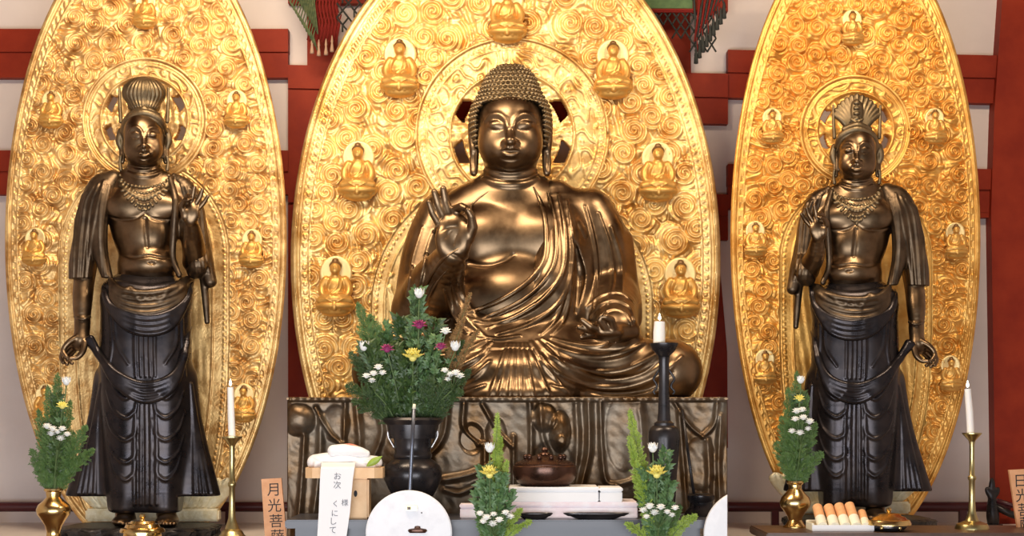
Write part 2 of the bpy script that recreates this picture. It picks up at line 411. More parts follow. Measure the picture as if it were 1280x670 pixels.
# ------------------------------------------------------------------ small relief figures (built once, copied)
def small_figure_meshes():
    s = Sculpt(Y0=0.0); X, Y_ = 640.0, 520.0     # about the eye axis; scaled up 4x while carving
    k = 4.0
    def e(x, y, d, r, **kw): s.ell(X + x * k, Y_ + y * k, d * k, [q * k for q in r], k=kw.pop('kk', 2.5) * k, **kw)
    def t(pts, r, kk=2): s.tube([(X + a * k, Y_ + b * k, c * k) for a, b, c in pts], [q * k for q in r] if hasattr(r, '__len__') else r * k, kk * k)
    e(0, -27, -9, (7, 7, 7.8)); e(0, -31, -7, (6.4, 6.2, 4))
    e(0, -24, -12, (4.6, 4, 4)); t([(0, -27, -16), (0, -29, -15.6)], 1.1, 1)
    e(0, -18, -7, (5, 5, 5)); e(0, -6, -5, (12, 8.5, 14)); e(0, 6, -6, (13.5, 9, 9))
    t([(-12, -13, -5), (-17, -3, -6), (-15, 7, -10), (-6, 8, -15)], [5.2, 5, 4.2, 3]); t([(12, -13, -5), (17, -3, -6), (15, 7, -10), (6, 8, -15)], [5.2, 5, 4.2, 3])
    t([(-18, 14, -10), (0, 12, -15), (18, 14, -10)], [5.5, 6, 5.5]); e(0, 12, -8, (21, 9, 6))
    s.folds([([(X - 4 * k, Y_ - 13 * k), (X - 9 * k, Y_ - 2 * k), (X - 6 * k, Y_ + 8 * k)], .9 * k, 1.2 * k), ([(X + 5 * k, Y_ - 14 * k), (X + 2 * k, Y_ - 2 * k), (X - 7 * k, Y_ + 6 * k)], .9 * k, 1.2 * k),
             ([(X + 9 * k, Y_ - 11 * k), (X + 6 * k, Y_ + 0 * k), (X - 2 * k, Y_ + 8 * k)], .8 * k, 1.2 * k),
             ([(X - 12 * k, Y_ + 12 * k), (X, Y_ + 17 * k), (X + 12 * k, Y_ + 12 * k)], .9 * k, 1.2 * k)])
    fo = s.build('tmp_fig', M['gold_fig'], None, .016)
    g = Sculpt(Y0=0.0); g.ell(X, Y_ - 30.5 * k, -6.5 * k, (8 * k, 7.6 * k, 6.4 * k), k=4); g.ell(X, Y_ - 37 * k, -7 * k, (4.2 * k, 4.2 * k, 3.2 * k), k=6); g.ell(X, Y_ - 25 * k, -17 * k, (6.2 * k, 9 * k, 6.6 * k), k=3, op='-'); g.box(X, Y_ - 20 * k, -6 * k, (12 * k, 12 * k, 5 * k), k=2, op='-')
    go = g.build('tmp_hair', M['fig_hair'], None, .016)
    l = Sculpt(Y0=0.0)
    l.ell(X, Y_ + 20 * k, -6 * k, (25 * k, 15 * k, 8 * k), k=4); l.ell(X, Y_ + 27 * k, -5 * k, (19 * k, 11 * k, 7 * k), k=12)
    for a in range(-3, 4):
        l.ell(X + a * 7 * k, Y_ + 21 * k, (-18 + abs(a) * 3.2) * k, (3.6 * k, 3.4 * k, 7 * k), k=3, rot=a * 6)
    lo = l.build('tmp_lotus', M['gold_fig'], None, .018)
    h = MB(); n = 40                                # halo: dished disc with a raised rim
    prof = [(0, -2.2), (14, -1.8), (17, -2.8), (19.5, -2.8), (20.6, 0), (20.6, 2)]
    kk = .006 * k
    V = []; Fs = []
    for r, dd in prof:
        for i in range(n):
            a = 2 * PI * i / n; r_ = max(r, .05); V.append((r_ * math.cos(a) * kk, dd * kk, (22 + r_ * 1.06 * math.sin(a)) * kk))
    for j in range(len(prof) - 1):
        for i in range(n): Fs.append((j * n + i, j * n + (i + 1) % n, (j + 1) * n + (i + 1) % n, (j + 1) * n + i))
    ho = mesh('tmp_halo', V, Fs, M['gold_pale'])
    out = []
    for o in (fo, lo, ho, go):
        me = o.data
        if o is not ho:
            c = np.array(P(X, Y_, 0)); a = np.empty(len(me.vertices) * 3, np.float32); me.vertices.foreach_get('co', a)
            me.vertices.foreach_set('co', (a.reshape(-1, 3) - c).astype(np.float32).ravel())
        a = np.empty(len(me.vertices) * 3, np.float32); me.vertices.foreach_get('co', a); me.vertices.foreach_set('co', a / (k * .006)); me.update()
        bpy.data.objects.remove(o); out.append(me)
    return out                                     # unit: 1 = 1 picture px
FIG, LOT, HAL, FHA = small_figure_meshes()
def put_figure(root, px, py, Y, sc, seat_only=False):
    c = np.array(P(px, py, Y)) - ORG[root]; s_ = sc * S(Y)
    def part(nm, me, parent, child=False):
        o = bpy.data.objects.new(nm, me); C.objects.link(o); o.parent = parent
        if not child: o.location = c; o.scale = (s_, s_, s_)
        return o
    f = part('seated_figure', FIG, root)
    part('lotus_seat', LOT, f, True); part('figure_halo', HAL, f, True); part('figure_hair', FHA, f, True)
# ------------------------------------------------------------------ gilded mandorlas with carved clouds
def sines(x, y, sc, seed, n=7):
    r = np.random.RandomState(seed); o = np.zeros_like(x)
    for _ in range(n):
        a = r.rand() * 2 * PI; f = 2 * PI / sc * (.6 + .8 * r.rand()); o += np.sin((x * math.cos(a) + y * math.sin(a)) * f + r.rand() * 6.28)
    return o / n ** .5
def mandorla(label, cx, cy, a, b, Y, bottom, head, body, smalls, fsc, m, sp, seed, step=1.3, pitch=6.5, holes=(), lines=()):
    base = P(cx, bottom, Y)
    root = empty('gilded_mandorla', (base[0], Y, base[2]), label, 'mandorla')
    nx = int(2 * a / step) + 1; y0 = cy - b; ny = int((bottom - y0) / step) + 1
    x, y = np.meshgrid(cx - a + np.arange(nx) * step, y0 + np.arange(ny) * step)
    e = np.sqrt(((x - cx) / a) ** 2 + ((y - cy) / b) ** 2); de = (1 - e) * a
    hx, hy, ro, ri = head; bx, by, brx, bry, bw = body
    rh = np.hypot(x - hx, y - hy)
    yy = np.where(y < by, (y - by) / bry, ((y - by) / (bry * 3.1)) ** 2); rb = np.sqrt(((x - bx) / brx) ** 2 + yy ** 2); db = (1 - rb) * brx   # >0 inside the body halo
    r = np.random.RandomState(seed); pts = []
    gsz = sp
    for _ in range(9000):
        p = (cx - a + r.rand() * 2 * a, y0 + r.rand() * (bottom - y0 + 20))
        if ((p[0] - cx) / (a - 18)) ** 2 + ((p[1] - cy) / (b - 18)) ** 2 > 1: continue
        s_ = sp * (.82 + .36 * ((math.sin(p[0] * .05 + seed) + math.sin(p[1] * .043)) * .25 + .5))
        if all((p[0] - q[0]) ** 2 + (p[1] - q[1]) ** 2 > s_ * s_ for q in pts): pts.append(p)
    d1 = np.full(x.shape, 1e3); d2 = d1.copy(); ph = np.zeros_like(x)
    for i, p in enumerate(pts):
        i0 = max(0, int((p[0] - sp * 1.6 - (cx - a)) / step)); i1 = min(nx, int((p[0] + sp * 1.6 - (cx - a)) / step) + 1)
        j0 = max(0, int((p[1] - sp * 1.6 - y0) / step)); j1 = min(ny, int((p[1] + sp * 1.6 - y0) / step) + 1)
        if i1 <= i0 or j1 <= j0: continue
        w = (slice(j0, j1), slice(i0, i1)); dx = x[w] - p[0]; dy = y[w] - p[1]; dd = np.hypot(dx, dy)
        hand = 1 if r.rand() < .5 else -1; th = np.arctan2(dy, dx) * hand + r.rand() * 6.28
        nr = dd < d1[w]
        d2[w] = np.where(nr, d1[w], np.minimum(d2[w], dd)); ph[w] = np.where(nr, th, ph[w]); d1[w] = np.where(nr, dd, d1[w])
    cre = np.cos(ph + 2 * PI * d1 / pitch)
    fl = sines(x, y, 62, seed + 3)
    gap = d2 - d1
    curl = np.clip(1.25 - d1 / (sp * .62), 0, 1)
    h = 3.0 * curl + 2.5 * np.sign(cre) * np.abs(cre) ** .7 * np.clip(curl * 2.2, 0, 1) - 2.4 * np.exp(-(gap / 2.0) ** 2)
    h += (1 - np.clip(curl * 1.6, 0, 1)) * 1.9 * np.cos(fl * 6.5)      # flowing cloud trails between the curls
    h += .5 * sines(x, y, 14, seed + 9)
    # bands
    def band(dist, lo_, hi_): return np.clip((dist - lo_) * 1.2, 0, 1) * np.clip((hi_ - dist) * 1.2, 0, 1)
    ang = np.arctan2((y - cy) * a / b, x - cx)
    edge = 17 * a / 264 + 3
    zone = de < edge
    hb = 2.6 * band(de, -2, 3.2) + 1.8 * band(de, edge * .36, edge * .36 + 1.8) + 2.2 * band(de, edge - 3, edge - .6) + 1.5 * band(de, edge * .48, edge * .78) * (np.cos(ang * a * .9) > -.1)
    h = np.where(zone, hb, h)
    inb = db > 0
    bwn = bw
    ha = np.arctan2(y - by, x - bx)
    hbody = 2.4 * band(db, -1, 2.6) + 1.4 * band(db, 4, 5.6) + 1.2 * band(db, 6.5, 10) * (np.cos(np.where(y < by, ha * brx * .8, y * .9)) > -.2) + 2.2 * band(db, bwn - 2.5, bwn)
    inner = db > bwn
    fl2 = sines(x, y, 17, seed + 21)
    hbody = np.where(inner, .3 * sines(x, y * .2, 9, seed + 5) + 2.4 * np.clip(fl2 - .7, 0, 1) * (db < bwn + 30) * (fsc > .9), hbody)
    h = np.where(inb, hbody, h)
    dh = ro - rh
    hhead = 2.8 * band(dh, -1, 2.6) + 1.6 * band(dh, 4.2, 5.8) + 1.2 * band(dh, 6.6, ro * .085) * (np.cos(np.arctan2(y - hy, x - hx) * ro * .8) > -.2) + 2.0 * band(dh, ro * .1, ro * .1 + 2) \
        + np.where((rh > ri + 3) & (dh > ro * .12), 1.5 * np.clip(np.cos(4.5 * sines(x, y, 26, seed + 31)), -.2, 1), 0) + 3 * band(rh, ri, ri + 3.4)
    pet = np.cos(np.arctan2(y - hy, x - hx) * 8)
    hhead = np.where(rh < ri, -3 + 3.2 * np.clip(pet + .4, 0, 1) * np.clip(rh / ri, 0, 1) + .8 * sines(x, y, 11, seed + 2), hhead)
    h = np.where(rh < ro, hhead, h)
    for px, py in smalls:
        q = np.hypot(x - px, y - (py - 4 * fsc)); h = np.where(q < 27 * fsc, h * np.clip((q - 20 * fsc) / (7 * fsc), 0, 1), h)
    for pl in lines:                                   # joints between the boards
        for (xa, ya), (xb, yb) in zip(pl[:-1], pl[1:]):
            L = math.hypot(xb - xa, yb - ya); tx, ty = (xb - xa) / L, (yb - ya) / L
            al = (x - xa) * tx + (y - ya) * ty; pe = np.abs(-(x - xa) * ty + (y - ya) * tx)
            h = np.where((al > 0) & (al < L), h - 3.5 * np.exp(-(pe / .9) ** 2), h)
    keep = e <= 1
    aa = np.degrees(np.arctan2(-(y - hy), x - hx))
    for a0, wd, r0, r1 in holes:
        keep &= ~((np.abs((aa - a0 + 180) % 360 - 180) < wd * (1.15 - .5 * (rh / ri - r0) / (r1 - r0))) & (rh > ri * r0) & (rh < ri * r1))
    Yv = Y - h * S(Y) * 1.0
    sc = (D + Yv) / F
    V = np.stack([(x - HX) * S(Y), Yv, ZC + (HY - y) * S(Y)], -1).reshape(-1, 3)
    idx = np.arange(nx * ny).reshape(ny, nx)
    fk = keep[:-1, :-1] & keep[1:, :-1] & keep[:-1, 1:] & keep[1:, 1:]
    Q = np.stack([idx[:-1, :-1], idx[1:, :-1], idx[1:, 1:], idx[:-1, 1:]], -1)[fk]
    ed = np.concatenate([Q[:, [i, (i + 1) % 4]] for i in range(4)])
    key = np.sort(ed, 1); key = key[:, 0].astype(np.int64) * (nx * ny) + key[:, 1]
    u, inv, cnt = np.unique(key, return_inverse=True, return_counts=True)
    be = ed[cnt[inv] == 1]
    bv = np.unique(be); mp = np.full(nx * ny, -1); mp[bv] = np.arange(len(bv)) + nx * ny
    Vb = V[bv].copy(); Vb[:, 1] = Y + .09
    skirt = np.stack([be[:, 1], be[:, 0], mp[be[:, 0]], mp[be[:, 1]]], 1)
    V = np.concatenate([V, Vb]); Q = np.concatenate([Q, skirt])
    used = np.unique(Q); rm = np.full(len(V), -1); rm[used] = np.arange(len(used))
    mesh('carved_board', V[used], rm[Q], m, root)
    rim = MB(); n = 120; pl = []
    t0 = math.asin(min(1, (bottom - cy) / b))
    for i in range(n + 1):
        t = -PI - t0 + (PI + 2 * t0) * i / n; pl.append(P(cx + a * math.cos(t), cy + b * math.sin(t), Y))
    rim.tube([(p[0], p[1] + .02, p[2]) for p in pl], .028 * a / 264 + .006, 8); rim.build('rim', m, root, True)
    def ring(name, cx_, cy_, rx, ry, r_, t0, t1):
        pl = [P(cx_ + rx * math.cos(t), cy_ - ry * math.sin(t), Y - .012) for t in np.linspace(t0, t1, 90)]
        MB().tube(pl, r_, 8).build(name, m, root, True)
    ring('head_halo_ring', hx, hy, ro, ro, .013, 0, 2 * PI)
    MB().box(base[0] - .3, base[0] + .3, Y + .02, Y + .09, DZ, base[2] + .3).build('support', M['wood_dark'], root)
    for px, py in smalls: put_figure(root, px, py, Y - .015, fsc)
    return root
HO = ((28, 12, .82, .985), (152, 12, .82, .985), (-20, 12, .82, .97), (200, 12, .82, .97))
mandorla('largest gilded mandorla, carved with clouds, behind the big seated bronze statue', 632, 325, 264, 422, .9, 530, (640, 168, 120, 76), (640, 385, 178, 172, 20),
         [(634, 22), (500, 90), (766, 92), (448, 219), (822, 220), (420, 363), (850, 365)], 1.0, M['gold'], 27, 3, holes=HO,
         lines=[[(548, 62), (552, 100)], [(726, 40), (722, 84)]])
mandorla('tall gilded mandorla behind the standing statue that lowers its hand over a vase of ferns', 181.5, 300, 172.5, 392, .55, 660, (181, 150, 77, 53), (181, 320, 108, 122, 24),
         [(182, 16), (65, 140), (296, 140), (44, 312), (315, 314), (57, 507), (305, 507)], .64, M['gold_left'], 22, 11, pitch=5.6, step=1.15, holes=HO,
         lines=[[(60, 42), (112, 150)]])
mandorla('tall orange-gold mandorla behind the standing statue with fan-shaped crown', 1070, 297, 153, 388, .55, 650, (1069, 163, 68, 46), (1069, 325, 97, 100, 20),
         [(1065, 38), (965, 161), (1168, 161), (944, 302), (1194, 304), (956, 462), (1188, 470)], .60, M['gold_right'], 20, 23, pitch=5.4, step=1.1, holes=HO,
         lines=[[(1067, 62), (1067, 96)], [(1158, 246), (1212, 196)]])
# ------------------------------------------------------------------ carved faces (used by the three statues)
def head(s, cx, cy, sx, sz, d0, sd):
    """cy is the level of the nose bridge; sx, sz scale a face 80 wide and 90 high"""
    def e(x, y, d, r, k=6, **kw): s.ell(cx + x * sx, cy + y * sz, d0 + d * sd, (r[0] * sx, r[1] * sd, r[2] * sz), k=k * sx, **kw)
    def t(pts, r, k=3, op='+'): s.tube([(cx + a * sx, cy + b * sz, d0 + c * sd) for a, b, c in pts], [q * sx for q in r] if hasattr(r, '__len__') else r * sx, k * sx, op)
    fq = sx if sx > .9 else .80
    def fo(lst): s.folds([([(cx + a * sx, cy + b * sz) for a, b in l[0]], [q * fq for q in l[1]] if hasattr(l[1], '__len__') else l[1] * sx, l[2] * sx) + tuple(l[3:]) for l in lst])
    e(0, -12, 2, (40.5, 48, 38)); e(0, 8, -2, (38, 44, 38), 12); e(-11.5, 23, -7, (24, 34, 24), 12); e(11.5, 23, -7, (24, 34, 24), 12)
    e(0, 37, -29, (15, 11, 9), 12)                                       # chin
    e(-20, 15, -22, (16, 15, 20), 16); e(20, 15, -22, (16, 15, 20), 16)  # cheeks
    t([(0, -8, -43), (0, 4, -50), (0, 11, -54)], [4, 5, 6.2], 6)         # nose
    e(0, 12.5, -53.5, (4.8, 5, 4.2), 4); e(-6, 13.5, -46.5, (4.2, 5, 3.4), 2.5); e(6, 13.5, -46.5, (4.2, 5, 3.4), 2.5)
    e(-17, -8, -36.5, (11, 9, 6.5), 4); e(17, -8, -36.5, (11, 9, 6.5), 4)   # lidded eyes
    e(0, 24, -40, (19, 9, 10), 10)                                         # muzzle
    fo([([(-32, -13), (-24, -21), (-14, -22), (-6, -15.5), (-3.5, -7)], [.6, 1.3, 1.5, 1.5, 1.0], 5),
        ([(32, -13), (24, -21), (14, -22), (6, -15.5), (3.5, -7)], [.6, 1.3, 1.5, 1.5, 1.0], 5),
        ([(-13, 23.5), (-7, 20.8), (-3, 19), (0, 20), (3, 19), (7, 20.8), (13, 23.5)], [.8, 2.3, 2.8, 2.6, 2.8, 2.3, .8], 1.5, '+', .1),
        ([(-10.5, 25.5), (-5, 28), (0, 28.5), (5, 28), (10.5, 25.5)], [1, 3, 3.4, 3, 1], 1.8, '+', .1)])
    fo([([(-28, -5.5), (-22, -2.6), (-14, -2.6), (-7.5, -5)], [.5, 1.0, 1.0, .5], 1.2, '-', 0), ([(28, -5.5), (22, -2.6), (14, -2.6), (7.5, -5)], [.5, 1.0, 1.0, .5], 1.2, '-', 0),
        ([(-14, 23.4), (-6.5, 23.9), (0, 24.7), (6.5, 23.9), (14, 23.4)], [.6, .9, .9, .9, .6], .8, '-', 0),
        ([(-11, 34), (0, 35.5), (11, 34)], [.8, 1.4, .8], 3, '-', 0), ([(-26, -13), (-18, -16), (-9, -12)], [.4, .9, .4], 2, '-', 0), ([(26, -13), (18, -16), (9, -12)], [.4, .9, .4], 2, '-', 0),
        ([(0, 16.8), (0, 19)], [1.2, .8], 1.5, '-', 0)])
# ------------------------------------------------------------------ seated statue
def seated():
    zb = P(0, 497.5, -.48)[2]
    root = empty('buddha_statue', (P(640, 497, -.1)[0], -.1, zb), 'large dark bronze Buddha statue seated cross-legged with one palm raised', 'statue')
    s = Sculpt(0.0)
    # neck and bare chest
    s.tube([(638, 195, 2), (638, 240, 6)], [31, 36], 4)
    s.ell(640, 300, 12, (98, 52, 74), k=14); s.ell(642, 385, 2, (98, 66, 72), k=22)
    s.tube([(566, 268, 14), (600, 249, 8), (638, 244, 6), (684, 250, 8), (722, 268, 14)], [26, 25, 26, 25, 26], 16)
    s.ell(603, 300, -26, (48, 22, 36), k=14, rot=8); s.ell(688, 300, -26, (48, 22, 36), k=14, rot=-8)
    s.ell(640, 378, -38, (70, 32, 44), k=26)
    # right forearm and hand, palm to the viewer
    s.tube([(533, 386, -22), (548, 350, -62), (566, 318, -98)], [35, 29, 20], 10)
    s.ell(567, 297, -108, (22, 10, 30), k=8); s.ell(567, 282, -108, (20, 8.5, 14), k=6); s.ell(581, 298, -113, (9, 8, 20), k=6, rot=6)
    s.ell(553, 302, -113, (8, 7, 16), k=6, rot=-8)
    for pts, r in (([(549, 279, -108), (541, 266, -109), (536, 253, -112)], [5.6, 5, 3.8]), ([(556, 273, -108), (548, 256, -109), (543, 240, -113)], [6, 5.4, 4]),
                   ([(563, 270, -108), (557, 252, -109), (554, 236, -113)], [6.2, 5.6, 4.2]), ([(571, 272, -108), (570, 261, -110), (577, 258, -118), (585, 262, -124)], [6, 5.6, 5, 4]),
                   ([(586, 298, -112), (591, 284, -118), (589, 270, -124), (585, 263, -127)], [7.5, 6.4, 5.2, 4])):
        s.tube(pts, r, 2, smooth=False)
    # left hand, palm up on the lap, fingers towards the middle
    s.tube([(785, 414, -84), (768, 416, -106)], [15, 13], 5)
    s.ell(758, 416, -118, (20, 16, 8), k=5)
    for pts, r in (([(752, 413, -126), (738, 408, -132), (728, 400, -134)], [5.5, 5, 3.6]), ([(752, 416, -122), (736, 412, -128), (724, 409, -132)], [5.8, 5.2, 3.8]),
                   ([(752, 420, -118), (738, 419, -124), (727, 421, -128)], [5.6, 5, 3.8]), ([(757, 410, -130), (750, 400, -136), (752, 396, -138)], [5.2, 4.6, 3.6]),
                   ([(766, 409, -128), (764, 400, -134), (757, 396, -138)], [6, 5, 3.8])):
        s.tube(pts, r, 2, smooth=False)
    head(s, 638, 165, 1.0, 1.0, -16, 1.0)
    # long ears
    for sg in (-1, 1):
        x = 638 + sg * 46
        s.tube([(x - sg * 5, 150, 0), (x, 153, 3), (x + sg * 1, 172, 4), (x + sg * 0, 188, 2)], [5, 6.5, 6, 5], 3)
        s.tube([(x, 184, 2), (x + sg * 1.5, 200, 2), (x - sg * 0, 216, 0), (x - sg * 3, 208, -1), (x - sg * 4, 188, 0)], [4.4, 3.6, 4.4, 3, 3], 2)
    s.folds([([(606, 213), (622, 218.5), (638, 220), (654, 218.5), (670, 213)], [2, 4.5, 5, 4.5, 2], 3, '+', .5), ([(604, 223), (620, 229), (638, 231), (656, 229), (672, 223)], [2, 4.5, 5, 4.5, 2], 3, '+', .5),
             ([(566, 318), (590, 329), (612, 331), (632, 325), (642, 318)], [.8, 1.5, 1.6, 1.2, .4], 4, '-', 0),
             ([(571, 283), (560, 285), (550, 290)], .9, 1, '-', 0), ([(574, 288), (568, 300), (566, 312)], .9, 1, '-', 0), ([(566, 286), (558, 296), (553, 300)], .8, 1, '-', 0)])
    s.build('body', M['bronze'], root, .0072)
    # hair in rows of snail curls
    h = Sculpt(0.0)
    h.ell(638, 149, -4, (51, 51, 46), k=4); h.ell(638, 168, 6, (49, 40, 40), k=8); h.ell(638, 112, -2, (35, 36, 31), k=12)
    h.box(638, 182, -60, (42.5, 82, 60), rr=17, k=2, op='-'); h.box(638, 212, -10, (90, 40, 29), k=2, op='-'); h.box(638, 240, -10, (90, 90, 34), k=1, op='-')
    cw = np.array(P(638, 150, -.02)); u = S(0)
    def curls(p):
        q = (p - cw) / u; x, y, z = q[..., 0], q[..., 1], q[..., 2]
        n = np.round(z / 5.6); zr = n * 5.6; th = np.arctan2(x, -y)
        R = np.where(zr < 14, 50, 36 * np.sqrt(np.clip(1 - ((zr - 34) / 36) ** 2, .02, 1)) + np.clip(30 - zr, 0, 16) * .8)
        cnt = np.round(2 * PI * R / 5.8); a = .5 + .5 * np.cos(th * cnt + PI * (n % 2)); b = .5 + .5 * np.cos(2 * PI * z / 5.6)
        return (-(3.2 * a * b - .9) * u).astype(np.float32)
    h.disp = curls
    h.build('hair', M['bronze_hair'], root, .0048)
    # robe
    r = Sculpt(0.0)
    r.tube([(736, 268, 14), (752, 300, 10), (760, 350, 2), (764, 380, -10)], [33, 33, 31, 34], 8)             # left sleeve
    r.tube([(764, 378, -14), (768, 398, -52), (772, 412, -78)], [34, 30, 27], 10)
    r.tube([(782, 300, 14), (790, 400, 0)], [8, 12], 14)
    r.tube([(552, 272, 18), (538, 310, 12), (530, 355, 2), (528, 392, -12)], [31, 33, 34, 36], 8)             # right sleeve
    r.tube([(528, 388, -22), (545, 354, -56), (556, 338, -74)], [38, 33, 25], 10)
    r.tube([(560, 350, -60), (578, 390, -62), (600, 420, -72)], [8, 14, 18], 14)                              # cloth hanging from the forearm
    r.ell(662, 395, -2, (86, 74, 60), k=18); r.ell(642, 424, -28, (105, 62, 30), k=16)
    r.tube([(694, 246, 2), (702, 300, -22), (690, 352, -44)], [22, 30, 30], 12); r.tube([(712, 260, 6), (722, 320, -14), (712, 385, -30)], [24, 24, 28], 10)
    r.tube([(600, 425, -50), (640, 412, -52), (690, 372, -44)], [22, 24, 28], 12)
    r.tube([(562, 262, 24), (592, 250, 30), (616, 243, 36)], [25, 22, 20], 10)
    r.tube([(700, 452, -62), (770, 458, -60), (832, 464, -58)], [34, 37, 39], 18)                              # folded legs
    r.tube([(590, 455, -62), (520, 458, -60), (484, 464, -58)], [34, 37, 39], 18)
    r.ell(838, 464, -58, (40, 42, 39), k=8); r.ell(478, 464, -58, (38, 42, 39), k=8)
    r.ell(640, 468, -76, (96, 54, 38), k=34); r.ell(648, 494, -108, (70, 34, 22), k=14)
    r.box(655, 497, -40, (160, 50, 10), rr=9, k=16)
    r.tube([(716, 300, 6), (722, 345, -6), (716, 388, -28)], [1, 5, 3], 6, '-')                              # deep gap beside the sleeve
    L = []
    L += [([(667, 234), (679, 262), (683, 300), (678, 330), (655, 356), (620, 378), (574, 394)], 3.6, 3, '+', .2),
          ([(685, 238), (694, 275), (695, 318), (684, 346), (654, 374), (606, 397), (578, 406)], 2.4, 3), ([(698, 242), (706, 285), (706, 330), (692, 360), (660, 388), (610, 410)], 2.6, 3),
          ([(709, 250), (716, 300), (712, 350), (694, 384), (660, 406), (622, 418)], 2.4, 3), ([(714, 330), (712, 370), (704, 400), (690, 418)], 2.4, 3), ([(706, 372), (694, 400), (676, 418)], 2.2, 3),
          ([(612, 238), (596, 250), (578, 268)], 1.8, 2), ([(585, 398), (610, 404), (640, 398), (668, 380)], 2.2, 3), ([(590, 418), (620, 424), (650, 420)], 2, 3)]
    L += [([(732, 258), (742, 300), (746, 345), (742, 385)], 2.2, 3), ([(748, 266), (762, 310), (766, 350), (760, 380)], 2.4, 3), ([(764, 284), (776, 325), (778, 365)], 2.2, 3),
          ([(738, 396), (750, 382), (768, 376), (786, 384), (794, 402)], 2.8, 3), ([(744, 402), (756, 391), (770, 387), (784, 394), (791, 410)], 2.2, 2.5), ([(734, 384), (752, 370), (774, 366), (790, 376)], 2.2, 3)]
    L += [([(558, 262), (540, 296), (528, 340), (520, 380)], 2, 3), ([(574, 310), (552, 326), (534, 352), (522, 384)], 2.4, 3), ([(560, 336), (544, 356), (530, 384)], 2, 3), ([(528, 284), (516, 325), (508, 370)], 2, 3),
          ([(563, 352), (572, 380), (588, 404), (606, 420)], 2.4, 3), ([(572, 350), (582, 376), (600, 400)], 2, 3), ([(556, 362), (566, 392), (584, 416)], 2, 3)]
    for x0, x1 in ((634, 612), (639, 624), (644, 637), (649, 651), (654, 667), (659, 688), (664, 714)):
        L.append(([(x0, 430), (x0 + (x1 - x0) * .25, 448), (x0 + (x1 - x0) * .62, 474), (x1, 497)], [.3, 1.6, 2.4, 1.8], 4))
    L += [([(672, 426), (694, 448), (732, 464), (776, 464), (812, 448), (832, 432)], [1, 3.4, 4.2, 4.2, 3.2, 1], 4), ([(678, 424), (704, 438), (740, 446), (776, 442), (806, 428)], [1, 3, 3.8, 3.4, 1], 4),
          ([(664, 428), (686, 460), (726, 482), (780, 484), (826, 468), (852, 446)], [1, 3.6, 4.4, 4.4, 3.2, 1], 4), ([(690, 482), (730, 494), (780, 496), (826, 488)], [1, 3.2, 3.2, 1], 4),
          ([(690, 423), (716, 430), (744, 433), (770, 428)], [1, 2.6, 2.8, 1], 4)]
    L += [([(614, 428), (594, 448), (556, 464), (510, 462), (470, 446)], [1, 3.4, 4.2, 4, 1], 4), ([(606, 426), (582, 438), (546, 446), (506, 440)], [1, 3, 3.6, 1], 4), ([(612, 452), (586, 474), (540, 486), (490, 478)], [1, 3.6, 4.2, 1], 4),
          ([(606, 482), (570, 494), (520, 496)], [1, 3, 1], 4)]
    nb_ = len(s.pr); r.pr = s.pr + r.pr          # folds lie on whatever is outermost, chest or cloth
    r.folds(L)
    r.folds([([(717, 296), (722, 320), (725, 348), (720, 390)], [1, 6, 7, 2], 2, '-', .7), ([(684, 430), (712, 456), (756, 474), (800, 468), (832, 446)], [.6, 2, 2.4, 2, .6], 3, '-', 0), ([(676, 446), (704, 474), (752, 491), (806, 488), (842, 466)], [.6, 2, 2.4, 2, .6], 3, '-', 0),
             ([(612, 440), (588, 458), (548, 475), (500, 470)], [.6, 2, 2, .6], 3, '-', 0)])
    r.pr = r.pr[nb_:]
    r.cut = [zb]
    r.build('robe', M['bronze'], root, .0075)
    return root
seated()
